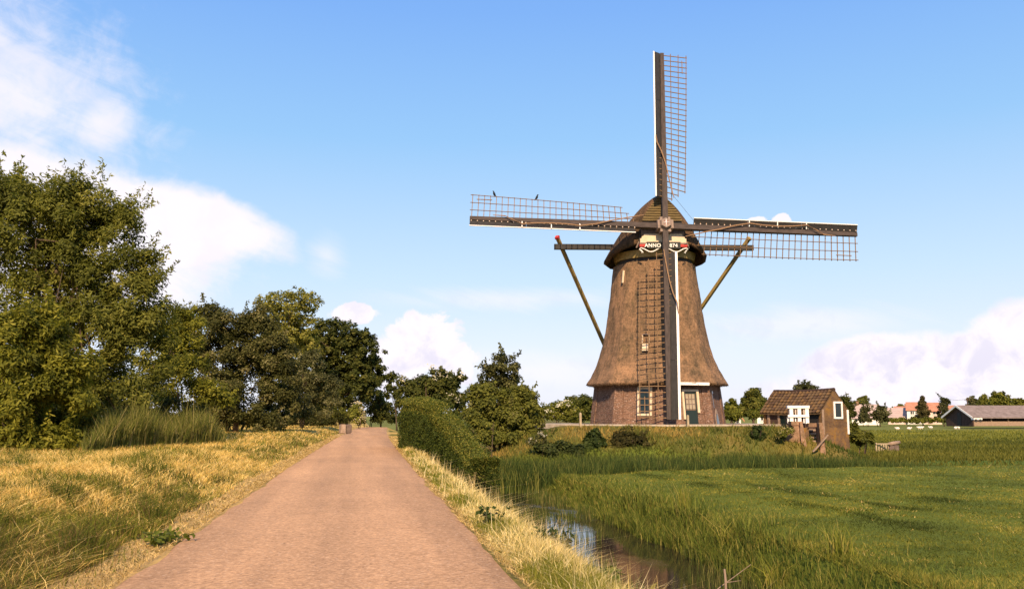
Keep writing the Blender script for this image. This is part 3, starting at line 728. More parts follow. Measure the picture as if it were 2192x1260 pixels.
# front gable: lapped weatherboards above, upright planks below
gab = MB(); gab.prism([(-1.42, 10.3), (1.42, 10.3), (1.36, 11.3), (1.0, 12.2), (.45, 13.0), (0, 13.25), (-.45, 13.0), (-1.0, 12.2), (-1.36, 11.3)], -2.70, -2.40)
gable = gab.build('front_gable', 'board_dark', mill)
def gable_half(z):
    pr = [(11.3, 1.42), (12.2, 1.06), (12.6, .80), (13.0, .48), (13.3, .22)]
    for (a, b), (c, d) in zip(pr, pr[1:]):
        if z <= c: return b + (d - b) * max(0, (z - a)) / (c - a)
    return .2
for i in range(10):
    z = 11.86 + i * .148; hw = gable_half(z); hw2 = gable_half(z + .15)
    b = MB(); b.add([(-hw, -2.80, z), (hw, -2.80, z), (hw2, -2.735, z + .152), (-hw2, -2.735, z + .152), (-hw, -2.72, z), (hw, -2.72, z), (hw2, -2.715, z + .152), (-hw2, -2.715, z + .152)],
                    [(0, 1, 2, 3), (4, 7, 6, 5), (0, 4, 5, 1), (1, 5, 6, 2), (2, 6, 7, 3), (3, 7, 4, 0)])
    b.build('weatherboard', 'weatherboard', gable)
for i in range(7):
    x = -1.28 + i * .366
    MB().box(x + .006, x + .354, -2.80 - .004 * (i % 2), -2.71, 10.98, 11.5).build('plank', 'plank_grey', gable)
# cream board with stepped shoulders, sign board, scroll
cream = [(-1.36, 10.52), (1.36, 10.52), (1.36, 10.76), (1.27, 10.79), (1.25, 10.90), (1.14, 10.93), (1.12, 11.05), (-1.12, 11.05), (-1.14, 10.93), (-1.25, 10.90), (-1.27, 10.79), (-1.36, 10.76)]
MB().prism(cream, -2.90, -2.812).build('cream_board', 'cream', mill)
sign = MB().box(-1.0, 1.0, -2.97, -2.84, 10.17, 10.56).build('name_board', 'signblack', mill)
for sx in (-1, 1):
    MB().box(min(sx * 1.003, sx * 1.4), max(sx * 1.003, sx * 1.4), -2.95, -2.85, 10.27, 10.42).build('red_end', 'red', sign)
    MB().box(min(sx * 1.003, sx * 1.4), max(sx * 1.003, sx * 1.4), -2.945, -2.85, 10.422, 10.515).build('grey_end', 'plank_grey', sign)
def text_mesh(txt, size, name, ext=.012):
    cu = bpy.data.curves.new(name, 'FONT'); cu.body = txt; cu.size = size; cu.extrude = ext; cu.align_x = 'CENTER'; cu.space_character = 1.08; cu.offset = .006
    to = bpy.data.objects.new(name, cu); C.objects.link(to); bpy.context.view_layer.update()
    me = bpy.data.meshes.new_from_object(to.evaluated_get(bpy.context.evaluated_depsgraph_get()))
    bpy.data.objects.remove(to); return me
for txt, x in (('ANNO', -.64), ('1874', .50)):
    lt = link('lettering', text_mesh(txt, .30, 'lettering'), 'white', sign); lt.location = (x, -2.984, 10.245); lt.rotation_euler = (math.pi / 2, 0, 0)
for me_x, c in ((1, 1), (-1, -1)):
    pts = []
    for t in np.linspace(0, 1, 24):
        x = 1.36 * (1 - t); z = 10.06 + .115 * math.cos(t * 2.2 * math.pi) * (1 if t > .12 else .9)
        pts.append((me_x * x, -2.93, z + .03))
    sb = MB().tube(pts, .034, 6)
    sb.tube([(me_x * 1.36, -2.93, 10.20), (me_x * 1.42, -2.93, 10.13), (me_x * 1.30, -2.93, 10.02), (me_x * 1.22, -2.93, 9.92), (me_x * 1.30, -2.93, 9.90)], [.03, .04, .045, .04, .02], 6)
    sb.build('scroll_ornament', 'white', mill)
# side planks that flank the sign
for sx in (-1, 1):
    b = MB(); b.beam((sx * 1.55, -2.66, 10.25), (sx * 1.40, -2.68, 10.62), .13, .08); b.build('side_plank', 'plank_grey', mill)

# windshaft and poll end
TAU = R(9.3); HUB = Vector((0.0, -3.36, 11.44))
AX = Vector((0, -math.cos(TAU), math.sin(TAU))); UP = Vector((0, math.sin(TAU), math.cos(TAU))); XR = Vector((1, 0, 0))
MB().tube([HUB + AX * .1, HUB - AX * 2.6], .27, 14).build('windshaft', 'beam', mill, smooth=True)
pe = MB()
n = 6
for y0, y1, r0, r1 in ((.28, .50, .40, .30),):
    vs = [HUB + (XR * math.cos(math.pi / 3 * k + math.pi / 2) + UP * math.sin(math.pi / 3 * k + math.pi / 2)) * r0 + AX * y0 for k in range(n)] + \
         [HUB + (XR * math.cos(math.pi / 3 * k + math.pi / 2) + UP * math.sin(math.pi / 3 * k + math.pi / 2)) * r1 + AX * y1 for k in range(n)]
    pe.add(vs, [tuple(range(n)), tuple(range(2 * n - 1, n - 1, -1))] + [(k, (k + 1) % n, (k + 1) % n + n, k + n) for k in range(n)])
pe.beam(HUB - XR * .46, HUB + XR * .46, .62, .52, up=UP); pe.beam(HUB - UP * .46, HUB + UP * .46, .50, .62, up=XR)
poll = pe.build('poll_end', 'iron', mill)
st = MB()
for k in range(4):
    d = XR * math.cos(k * math.pi / 2) + UP * math.sin(k * math.pi / 2); q = XR * -math.sin(k * math.pi / 2) + UP * math.cos(k * math.pi / 2)
    o_ = HUB + AX * .515; ln = .29 if k % 2 else .23
    st.add([o_ + q * .05, o_ + d * ln, o_ - q * .05, o_ + AX * .07, o_ - AX * .01], [(0, 1, 3), (1, 2, 3), (0, 4, 1), (1, 4, 2)])
st.build('star', 'white', poll)
st = MB()
for k in range(4):
    a = math.pi / 4 + k * math.pi / 2; d = XR * math.cos(a) + UP * math.sin(a); q = XR * -math.sin(a) + UP * math.cos(a); o_ = HUB + AX * .508
    st.add([o_ + q * .03, o_ + d * .17, o_ - q * .03, o_ + AX * .03, o_ - AX * .01], [(0, 1, 3), (1, 2, 3), (0, 4, 1), (1, 4, 2)])
st.build('star', 'red', poll)

# sails: local x = towards the lattice, z = outwards, y = back
SAIL_R = 11.34
def twist(z): return R(33 - 27 * (z / SAIL_R))
NB = 28; Z0 = 1.75; DZ = (SAIL_R - .10 - Z0) / (NB - 1)
def bar_mesh(x1):
    return MB().box(-.34, x1, -.022, .022, -.020, .020).mesh('bar')
bars = {k: bar_mesh(k) for k in (.60, 1.08, 1.60)}
def lath_mesh(x, z0, over=.12):
    m = MB(); pts = []
    zs = np.linspace(z0 - over, SAIL_R - .10 + over, 12)
    for z in zs:
        t = twist(z); pts.append((x * math.cos(t), x * math.sin(t) - .035, z))
    m.tube(pts, .024, 4); return m.mesh('hem_lath')
laths = [lath_mesh(.54, Z0), lath_mesh(1.03, Z0 + DZ), lath_mesh(1.54, Z0 + 2 * DZ)]
stub_m = MB().beam((1.28 * math.cos(twist(10.6)), 1.28 * math.sin(twist(10.6)) - .03, SAIL_R - .55 - 2 * DZ), (1.28 * math.cos(twist(10.6)), 1.28 * math.sin(twist(10.6)) - .03, SAIL_R - .35), .04, .04).mesh('short_lath')
stock_m = MB().beam((0, 0, 0), (0, 0, SAIL_R), .32, .34, .22, .20, up=(0, 1, 0)).mesh('sail')
BT = R(26)
def board_mesh(z0, z1):
    m = MB(); vs = []
    for z in (z0, z1):
        for x, yy in ((-.13, -.05), (-.50, -.05), (-.50, -.015), (-.13, -.015)):
            vs.append((x, yy + (-(abs(x) - .13)) * math.tan(BT), z))
    return m.add(vs, [(0, 1, 2, 3), (7, 6, 5, 4), (0, 4, 5, 1), (1, 5, 6, 2), (2, 6, 7, 3), (3, 7, 4, 0)]).mesh('wind_board')
def edge_mesh(ew):
    m = MB(); vs = []
    for z in (Z0 - .05, SAIL_R):
        for x, yy in ((-.502, -.06), (-.502 - ew, -.075), (-.502 - ew, .0), (-.502, .0)):
            vs.append((x, yy - .37 * math.tan(BT), z))
    return m.add(vs, [(0, 1, 2, 3), (7, 6, 5, 4), (0, 4, 5, 1), (1, 5, 6, 2), (2, 6, 7, 3), (3, 7, 4, 0)]).mesh('board_edge')
zb = [Z0 - .05, 4.9, 8.05, SAIL_R]
boards = [board_mesh(a + .008, b - .008) for a, b in zip(zb, zb[1:])]
edge_w = {0: edge_mesh(.085), 2: edge_mesh(.13)}; edge_n = edge_mesh(.045)
clip_m = MB().beam((-.52, -.29, 0), (-.14, -.20, 0), .05, .05).mesh('clip')
peg_m = MB().box(-.215, -.165, -.17, -.02, -.028, .028).mesh('peg')
M['lath_pale'] = mat('pale lath end', (.50, .40, .33), .8, .1)
sail_labels = ['upright sail', 'sail to the right', 'sail hanging down before the tower', 'sail to the left with two birds']
for k in range(4):
    ph = k * math.pi / 2 + R(2.2)
    Zk = UP * math.cos(ph) + XR * math.sin(ph); Xk = XR * math.cos(ph) - UP * math.sin(ph); Yk = -AX
    off = AX * (.12 if k % 2 == 0 else -.14)
    s = link('sail', stock_m, 'beam', mill)
    s.matrix_local = Matrix(((Xk.x, Yk.x, Zk.x, HUB.x + off.x), (Xk.y, Yk.y, Zk.y, HUB.y + off.y), (Xk.z, Yk.z, Zk.z, HUB.z + off.z), (0, 0, 0, 1)))
    s['label'] = sail_labels[k]
    for b in boards: link('wind_board', b, 'board_dark', s)
    link('board_edge', edge_n if k in (1, 3) else edge_w[k], 'white', s)
    for i in range(NB):
        z = Z0 + i * DZ; key = .60 if i == 0 else (1.08 if i == 1 else 1.60)
        b = link('bar', bars[key], 'lath', s, (0, .02, z)); b.rotation_euler = (0, R(random.uniform(-.5, .5)), twist(z))
        if k in (1, 3): link('peg', peg_m, 'lath_pale', s, (0, 0, z))
    for l_ in laths: link('hem_lath', l_, 'lath', s)
    link('short_lath', stub_m, 'lath', s)
    # the furled sail cloth and its rope wind along the stock
    if k in (1, 3):
        for z in (4.95, 6.6, 8.3): link('clip', clip_m, 'white', s, (0, 0, z))
        key = [(.62, -.14, 1.2), (.36, -.24, 2.2), (.12, -.26, 3.2), (-.12, -.28, 4.0), (-.30, -.34, 4.95), (-.22, -.32, 5.7), (-.20, -.30, 6.6), (-.24, -.32, 7.5), (-.34, -.34, 8.3), (-.05, -.30, 8.9), (.16, -.22, 9.3), (.20, -.16, 10.0)]
    elif k == 2:
        key = [(.15, -.25, 1.6), (.10, -.26, 2.0), (-.02, -.27, 2.8), (-.14, -.30, 3.5), (-.30, -.36, 4.2), (-.52, -.42, 4.8), (-.60, -.34, 5.4)]
    else:
        key = [(.55, -.05, 1.7), (.40, -.10, 2.3), (.22, -.2, 3.0), (.06, -.25, 3.8), (-.20, -.30, 4.6), (-.45, -.36, 5.1), (-.52, -.36, 5.6)]
    MB().tube(key, [.02] + [.035] * (len(key) - 2) + [.02], 6).build('rope', 'rope', s)
# thin stay wire from the upright sail to the right one
MB().tube([HUB + UP * 2.0 + XR * .6 - AX * .1, HUB + XR * 1.9 + AX * .1], .008, 4).build('stay_wire', 'beam', mill)
MB().box(-.10, .10, HUB.y - 1.75, HUB.y - 1.70, .62, .68).build('sail_clamp', 'white', mill)

# winding gear: cross beams, braces to the tail pole behind
MB().beam((-6.15, .35, 10.86), (6.3, .35, 10.86), .30, .32).build('cross_beam', 'board_dark', mill)
tail = Vector((0, 9.2, 1.0))
MB().beam((0, 3.0, 11.4), tail, .32, .32).build('tail_pole', 'brace', mill)
for sx in (-1, 1):
    top = Vector((sx * 5.95, .12, 11.35)); d = (tail - top)
    b = MB().beam(top, top + d * .985, .19, .19); br = b.build('brace', 'brace', mill)
    MB().beam(top - d.normalized() * .14, top - d.normalized() * .003, .24, .24).build('brace_cap', 'red' if sx < 0 else 'brace', br)
    MB().beam((sx * 1.1, 3.2, 10.5), tail + Vector((0, -.1, .3)), .16, .16).build('brace', 'brace', mill)

# openings in the tower, built on the two front facets
def facet(k, z, off=0.0, brick=True):
    """frame on facet k: returns (origin at its middle, tangent to the right, outward, slope tilt)"""
    a = OCT + (k + .5) * math.pi / 4
    o_ = Vector((math.cos(a), math.sin(a), 0)); t = Vector((-math.sin(a), math.cos(a), 0))
    return o_, t
def on_facet(k, x0, x1, z0, z1, d0, d1, apo, name, m, parent):
    o_, t = facet(k, 0); vs = []
    for z in (z0, z1):
        for x, d in ((x0, d0), (x1, d0), (x1, d1), (x0, d1)):
            p = o_ * (apo(z) + d) + t * x; vs.append((p.x, p.y, z))
    return MB().add(vs, [(0, 1, 2, 3), (7, 6, 5, 4), (0, 4, 5, 1), (1, 5, 6, 2), (2, 6, 7, 3), (3, 7, 4, 0)]).build(name, m, parent)
# facet indices: -1 = left of the camera-facing corner, 0 = right of it (angles grow anticlockwise from above, i.e. to the right)
def window(k, xc, w, z0, z1, apo, fm, pm, nx, nz, fr=.12, proud=.10, sill=None):
    win = on_facet(k, xc - w / 2, xc + w / 2, z0, z1, -.10, .015, apo, 'window', pm, mill)
    on_facet(k, xc - w / 2 - fr, xc - w / 2 - .002, z0 - fr, z1 + fr, -.10, proud, apo, 'window_frame', fm, win)
    on_facet(k, xc + w / 2 + .002, xc + w / 2 + fr, z0 - fr, z1 + fr, -.10, proud, apo, 'window_frame', fm, win)
    on_facet(k, xc - w / 2, xc + w / 2, z1 + .002, z1 + fr, -.10, proud - .004, apo, 'window_frame', fm, win)
    on_facet(k, xc - w / 2, xc + w / 2, z0 - fr, z0 - .002, -.10, proud + .03, apo, 'window_sill', fm, win)
    for i in range(1, nx):
        x = xc - w / 2 + w * i / nx; on_facet(k, x - .014, x + .014, z0, z1, .0, .04, apo, 'glazing_bar', 'door_green', win)
    for i in range(1, nz):
        z = z0 + (z1 - z0) * i / nz; on_facet(k, xc - w / 2, xc + w / 2, z - .014, z + .014, .0, .035, apo, 'glazing_bar', 'door_green', win)
    return win
def apo_th(z):
    for (z0, a0, _), (z1, a1, _) in zip(prof[2:], prof[3:]):
        if z <= z1: return (a0 + (a1 - a0) * (z - z0) / (z1 - z0)) * 1.0
    return 2.6
window(-1, .32, .62, .62, 1.98, apo_brick, 'cream', 'glass', 2, 3, .13, .06)
# door with pale panes, right facet
XD = .16
door = on_facet(0, XD - .40, XD + .40, -.02, .80, .0, .05, apo_brick, 'door', 'door_green', mill)
on_facet(0, XD - .30, XD + .30, .86, 1.72, -.02, .03, apo_brick, 'door_glass', 'pane_pale', door)
for i in range(4):
    x = XD - .30 + .6 * i / 3; on_facet(0, x - .018, x + .018, .86, 1.72, .031, .055, apo_brick, 'glazing_bar', 'plank_grey', door)
for i in range(1, 3):
    z = .86 + .86 * i / 3; on_facet(0, XD - .28, XD + .28, z - .018, z + .018, .031, .053, apo_brick, 'glazing_bar', 'plank_grey', door)
for x0, x1, z0, z1 in ((-.40, -.32, .80, 1.84), (.32, .40, .80, 1.84), (-.32, .32, 1.74, 1.84)):
    on_facet(0, XD + x0, XD + x1, z0, z1, .0, .045, apo_brick, 'door_leaf_frame', 'door_green', door)
on_facet(0, XD - .52, XD - .402, .30, 1.98, -.05, .10, apo_brick, 'door_frame', 'cream', door)
on_facet(0, XD + .402, XD + .54, .66, 1.98, -.05, .12, apo_brick, 'door_frame', 'cream', door)
on_facet(0, XD - .402, XD + .402, 1.85, 1.98, -.05, .11, apo_brick, 'door_frame', 'cream', door)
# gutter board under the thatch above the door
on_facet(0, -.95, 1.15, 2.20, 2.36, .575, .65, lambda z: 3.40, 'gutter_board', 'white', mill)
# far right facet: slit window and a pointed arch
sl = on_facet(1, -.95, -.72, .95, 1.75, .0, .02, apo_brick, 'slit_window', 'glass', mill)
on_facet(1, -.97, -.70, 1.76, 1.90, .0, .06, apo_brick, 'lintel', 'white', sl)
o_, t = facet(1, 0)
def arch(name, hw, h, d, m, par, xc=-.35):
    prof_ = [(-hw, -.1), (-hw * .9, h * .45), (-hw * .5, h * .82), (0, h), (hw * .5, h * .82), (hw * .9, h * .45), (hw, -.1)]
    vs = [o_ * (apo_brick(z) + e_) + t * (xc + x) + Vector((0, 0, z)) for e_ in (d, -.1) for x, z in prof_]
    n_ = len(prof_); return MB().add(vs, [tuple(range(n_)), tuple(range(2 * n_ - 1, n_ - 1, -1))] + [(i, (i + 1) % n_, (i + 1) % n_ + n_, i + n_) for i in range(n_)]).build(name, m, par)
ar = arch('arch_opening', .28, .62, .035, 'glass', mill); arch('arch_surround', .42, .92, .02, 'stone', ar)
# small windows in the thatch
w = window(-1, .34, .34, 4.62, 5.12, apo_th, 'cream', 'glass', 2, 2, .035, .22)
on_facet(-1, .34 - .17, .34 + .17, 4.18, 4.58, .06, .24, apo_th, 'window_apron', 'cream', w)
w = window(0, -.28, .22, 8.62, 9.15, apo_th, 'cream', 'glass', 1, 1, .08, .30)
on_facet(0, -.28 - .19, -.28 + .22, 8.30, 8.535, .16, .36, apo_th, 'window_apron', 'white', w)
w = on_facet(-2, .70, .79, 8.35, 9.1, .0, .10, apo_th, 'thatch_slit', 'cream', mill); on_facet(-2, .56, .697, 8.2, 9.1, .0, .06, apo_th, 'slit_recess', 'board_dark', w)

# pale kerb path round the mill
pm = MB(); pts = []
for k in range(64):
    a = 2 * math.pi * k / 64; pts.append((a, 5.5))
vs = []
for ex, ez in ((0, -.25), (0, .015), (-1.6, .02)):
    for a, r_ in pts: vs.append((1.35 * (r_ + ex) * math.cos(a), .93 * (r_ + ex) * math.sin(a), ez))
n_ = 64
pm.add(vs, [(i * n_ + k, i * n_ + (k + 1) % n_, (i + 1) * n_ + (k + 1) % n_, (i + 1) * n_ + k) for i in range(2) for k in range(n_)])
M['path'] = mat('pale concrete path', noisy((.30, .25, .19), (.46, .39, .32), 2.2), .9, .1)
path = pm.build('path', 'path'); path.location = mill_pos; path.rotation_euler = (0, 0, -VIEW); path['kind'] = 'structure'

# birds on the left sail
def lathe(m, axis, n=10):
    """axis: list of (point, radius)"""
    return m.tube([p for p, r in axis], [r for p, r in axis], n)
bird_m = MB()
lathe(bird_m, [((.17, 0, -.05), .012), ((.10, 0, .0), .03), ((.03, 0, .08), .062), ((0, 0, .14), .07), ((-.02, 0, .20), .055), ((-.03, 0, .235), .038), ((-.04, 0, .262), .042), ((-.055, 0, .285), .034), ((-.085, 0, .29), .014), ((-.125, 0, .283), .003)])
for sy in (-.025, .025): bird_m.tube([(0, sy, .09), (-.01, sy, .0)], .006, 4)
bird_me = bird_m.mesh('bird', True)
LEFT = bpy.data.objects['sail.003']
bpy.context.view_layer.update()
for i, (z, lab) in enumerate(((9.98, 'small black bird perched near the tip of the left sail'), (7.45, 'small black bird perched midway along the left sail'))):
    t = twist(z); p = LEFT.matrix_world @ Vector((1.57 * math.cos(t), 1.57 * math.sin(t) - .03, z))
    b = link('bird', bird_me, 'feather', None, p + Vector((0, 0, .005))); b.rotation_euler = (0, 0, R(20 + 150 * i)); tagit(b, lab, 'bird', 'birds on the sail')

# ================================================================== brick pump shed with sluice
APEX = W(1785, 832, 49.0)
SA = R(29)
A2 = Vector((math.sin(SA) * RV[0] - math.cos(SA) * FV[0], math.sin(SA) * RV[1] - math.cos(SA) * FV[1], 0))   # ridge direction towards the near gable
N2 = Vector((A2.y, -A2.x, 0))           # square to it, away from the camera side ...
if N2.dot(Vector((FV[0], FV[1], 0))) > 0: N2 = -N2     # ... turned to the camera's left: the front wall
SL, SH, SD = 4.35, 1.02, 1.13           # length, half width, eave drop
shed_base = Vector((APEX.x, APEX.y, 0))
shed = empty('pump_shed', (APEX.x, APEX.y, .9), 0, 'small mossy brick shed with sagging tiled roof right of the mill', 'shed')
def sp(a, n, z):                         # shed coordinates -> local to the empty: a back along the ridge, n to the front
    p = A2 * (-a) + N2 * n; return (p.x, p.y, APEX.z - .9 + z)
BOT = -3.9
def slab(a0, a1, n0, n1, z0, z1, name, m, par, uv=False):
    vs = [sp(a, n_, z) for z in (z0, z1) for a, n_ in ((a0, n0), (a1, n0), (a1, n1), (a0, n1))]
    return MB().add(vs, [(0, 1, 2, 3), (7, 6, 5, 4), (0, 4, 5, 1), (1, 5, 6, 2), (2, 6, 7, 3), (3, 7, 4, 0)]).build(name, m, par, uv=uv)
g = MB(); poly = [(-SH, BOT), (SH, BOT), (SH, -SD), (0, -.03), (-SH, -SD)]
vs = [sp(a, n_, z) for a in (0, .22) for n_, z in poly]
g.add(vs, [(0, 1, 2, 3, 4), (9, 8, 7, 6, 5)] + [(i, (i + 1) % 5, (i + 1) % 5 + 5, i + 5) for i in range(5)])
g.build('gable_wall', 'brick_shed', shed, uv=True)
g = MB(); vs = [sp(a, n_, z) for a in (SL - .2, SL) for n_, z in [(-SH, -2.6), (SH, -2.6), (SH, -SD), (0, -.03), (-SH, -SD)]]
g.add(vs, [(0, 1, 2, 3, 4), (9, 8, 7, 6, 5)] + [(i, (i + 1) % 5, (i + 1) % 5 + 5, i + 5) for i in range(5)]); g.build('gable_wall', 'brick_shed', shed, uv=True)
slab(.22, SL - .2, SH - .14, SH - .03, -3.2, -SD + .02, 'front_wall', 'woodwall', shed)
slab(.22, SL - .2, -SH + .03, -SH + .14, -3.9, -SD + .02, 'back_wall', 'brick_shed', shed, uv=True)
def roof_slab(sg):
    ov = .16; e = SH + ov; ze = -SD - ov * SD / SH; sag = lambda a: -.05 * math.sin(math.pi * a / SL)
    m = MB(); vs = []
    for a in np.linspace(-.02, SL + .12, 7):
        for n_, z in ((0, 0), (e * sg, ze), (e * sg, ze - .06), (0, -.07)): vs.append(sp(a, n_, z + sag(a)))
    fs = [(0, 1, 2, 3), (27, 26, 25, 24)] + [(i * 4 + k, i * 4 + (k + 1) % 4, (i + 1) * 4 + (k + 1) % 4, (i + 1) * 4 + k) for i in range(6) for k in range(4)]
    return m.add(vs, fs).build('roof', 'tile', shed), ov, e, ze, sag
roof, ov, ee, ze, sag = roof_slab(1); roof_slab(-1)
slope = Vector(sp(0, ee, ze)) - Vector(sp(0, 0, 0)); SLN = slope.length; sd = slope.normalized()
al = -A2; nrm = al.cross(sd).normalized()
if nrm.z < 0: nrm = -nrm
# clay tiles: shared curved tile, one object each
tl = MB(); hw_, ln_ = .135, .235
vs = []
for v_ in (0, 1):
    for i in range(6):
        q = i / 5; x_ = (q - .5) * 2 * hw_; z_ = .022 * math.cos(q * math.pi * 2) + .012
        vs.append((x_, v_ * ln_, z_ + (.0 if v_ == 0 else .026)))
for v_ in (0, 1):
    for i in range(6):
        q = i / 5; vs.append(((q - .5) * 2 * hw_, v_ * ln_, .022 * math.cos(q * math.pi * 2) - .012 + (.0 if v_ == 0 else .026)))
fs = [(i, i + 1, i + 7, i + 6) for i in range(5)] + [(12 + i, 18 + i, 19 + i, 13 + i) for i in range(5)] + [(6 + i, 7 + i, 19 + i, 18 + i) for i in range(5)] + [(i, 12 + i, 13 + i, i + 1) for i in range(5)]
tile_me = tl.add(vs, fs).mesh('tile', True); tile_me.materials.append(M['tile'])
tile_b = tile_me.copy(); tile_b.materials[0] = mat('ochre lichen tile', noisy((.11, .068, .035), (.18, .105, .045), 4, (1, 1, 1), .4), .9, .15)
tile_c = tile_me.copy(); tile_c.materials[0] = mat('dark roof tile', noisy((.055, .034, .024), (.10, .062, .04), 4, (1, 1, 1), .4), .9, .15)
rows, cols = 8, 17
for i in range(rows):
    for j in range(cols):
        a = .10 + j * .262; p = Vector(sp(a, 0, sag(a))) + sd * (.02 + i * (SLN - .05) / rows) + nrm * .022
        mm = random.choice((tile_me, tile_me, tile_b, tile_c))
        o = link('tile', mm, None, roof)
        jx = Matrix.Rotation(R(random.uniform(-4, 4)), 3, nrm)
        b3 = Matrix((al, sd, nrm)).transposed(); b3 = jx @ b3
        o.matrix_local = Matrix.Translation(p + nrm * random.uniform(-.006, .014)) @ b3.to_4x4()
for j in range(11):
    a = -.02 + j * .405
    m = MB(); m.tube([sp(a, 0, sag(a) - .035), sp(a + .40, 0, sag(a + .4) - .03)], [.11, .095], 8); m.build('ridge_tile', 'ridge_tile', roof)
# gable window, corner boards
def gbox(n0, n1, z0, z1, out0, out1, name, m, par):
    return slab(-out1, -out0, n0, n1, z0, z1, name, m, par)
gw = gbox(-.46, .02, -1.52, -.78, .0, .02, 'gable_window', 'glass', shed)
for n0, n1, z0, z1 in ((-.56, -.462, -1.62, -.68), (.022, .12, -1.62, -.68), (-.46, .02, -.778, -.68), (-.46, .02, -1.62, -1.522)):
    gbox(n0, n1, z0, z1, .0, .06, 'window_frame', 'white', gw)
gbox(SH - .13, SH + .02, -2.5, -SD + .02, .0, .035, 'corner_board', 'oldwood', shed)
gbox(-SH - .02, -SH + .11, -2.45, -SD - .0, .0, .035, 'corner_board', 'white', shed)
# front door and posts under the eaves
fd = slab(2.5, 3.05, SH - .03, SH + .0, -2.1, -1.32, 'shed_door', 'glass', shed)
for a0, a1, z0, z1 in ((2.38, 2.498, -2.1, -1.22), (3.052, 3.2, -2.1, -1.22), (2.5, 3.05, -1.318, -1.22)): slab(a0, a1, SH - .03, SH + .04, z0, z1, 'door_frame', 'oldwood', fd)
slab(3.85, 4.0, SH - .03, SH + .04, -2.1, -1.25, 'corner_board', 'oldwood', shed)
slab(.3, 1.25, SH - .03, SH - .015, -2.0, -1.2, 'board_panel', 'board_dark', shed)
MB().beam(sp(1.25, SH + .05, -1.5), sp(.25, SH + .05, -1.22), .05, .07).build('prop', 'oldwood', shed)

# white sluice frame in front of the shed
def wp(px, py, D=47.4): return W(px, py, D)
def px_box(px0, px1, py0, py1, D, depth, name, m, par, uv=False):
    """upright block facing the camera side, front face at distance D"""
    a = W(px0, py1, D); b = W(px1, py0, D); ax = Vector((RV[0], RV[1], 0)); fw = Vector((FV[0], FV[1], 0))
    w_ = (b - a).dot(ax); h_ = b.z - a.z; vs = []
    base = par.location if par and par.parent is None else (par.parent.location if par else Vector((0, 0, 0)))
    for z in (0, h_):
        for x, y in ((0, 0), (w_, 0), (w_, depth), (0, depth)): vs.append(a + ax * x + fw * y + Vector((0, 0, z)) - Vector(base))
    return MB().add(vs, [(0, 1, 2, 3), (7, 6, 5, 4), (0, 4, 5, 1), (1, 5, 6, 2), (2, 6, 7, 3), (3, 7, 4, 0)]).build(name, m, par, uv=uv)
fr = empty('sluice_frame', wp(1711, 906), 0, 'white painted timber frame standing over the sluice beside the shed', 'sluice frame')
for px in (1694.5, 1711.5, 1728): px_box(px - 3, px + 3, 873.5, 906, 47.4, .16, 'post', 'white', fr)
px_box(1686, 1733, 867.5, 873.3, 47.36, .24, 'top_beam', 'white', fr)
px_box(1687, 1732, 887, 892.3, 47.34, .05, 'rail', 'white', fr)
for px in (1703, 1721): px_box(px - .9, px + .9, 892.5, 905, 47.45, .04, 'bar', 'white', fr)
for px in (1703, 1721): px_box(px - .9, px + .9, 874, 886.8, 47.45, .04, 'bar', 'lath_pale', fr)
px_box(1686, 1688.5, 892.5, 905, 47.45, .06, 'bar', 'white', fr)
sl = empty('brick_sluice', wp(1735, 955), 0, 'pale brick sluice channel with broken steps below the white frame', 'sluice')
px_box(1694, 1718, 901.5, 909.5, 46.9, .9, 'coping', 'brick_pale', sl, True)
px_box(1697, 1712, 909.6, 922, 46.95, .7, 'pier', 'brick_pale', sl, True)
def px_poly(pts, D, depth, name, m, par, uv=True):
    ax = Vector((RV[0], RV[1], 0)); fw = Vector((FV[0], FV[1], 0)); P = [W(x, y, D) - par.location for x, y in pts]; n_ = len(P)
    return MB().add(P + [p + fw * depth for p in P], [tuple(range(n_)), tuple(range(2 * n_ - 1, n_ - 1, -1))] + [(i, i + n_, (i + 1) % n_ + n_, (i + 1) % n_) for i in range(n_)]).build(name, m, par, uv=uv)
px_poly([(1712, 904), (1718, 904), (1724, 935), (1728, 962), (1718, 966), (1714, 935)], 46.75, .5, 'pier', 'brick_pale', sl)
px_poly([(1712, 913), (1712, 962), (1668, 962), (1681, 940)], 46.9, .35, 'wing_wall', 'brick_pale', sl)
px_poly([(1731, 905), (1753, 905), (1753, 913), (1731, 913)], 47.1, .5, 'coping', 'brick_pale', sl)
px_poly([(1753, 904), (1762, 904), (1766, 945), (1769, 990), (1755, 990), (1757, 945)], 46.7, .6, 'pier', 'brick_pale', sl)
px_box(1718, 1757, 906, 985, 48.2, .2, 'back_wall', 'woodwall', sl)
for i in range(5): px_box(1727, 1754, 918 + i * 8, 922 + i * 8, 48.1 - i * .22, .5, 'step', 'oldwood', sl)
px_box(1720, 1731, 915, 985, 47.3, .7, 'inner_pier', 'brick_shed', sl, True)
for (a, b, D, lab) in (((1772, 930), (1755, 950), 46.5, 'grey plank leaning up against the right sluice pier'), ((1757, 948), (1740, 966), 46.2, 'grey plank slanting down into the sluice opening')):
    p, q = W(*a, D), W(*b, D); o = MB().beam(p - (p + q) / 2, q - (p + q) / 2, .13, .06).build('plank', 'oldwood', None, loc=(p + q) / 2); tagit(o, lab, 'plank')

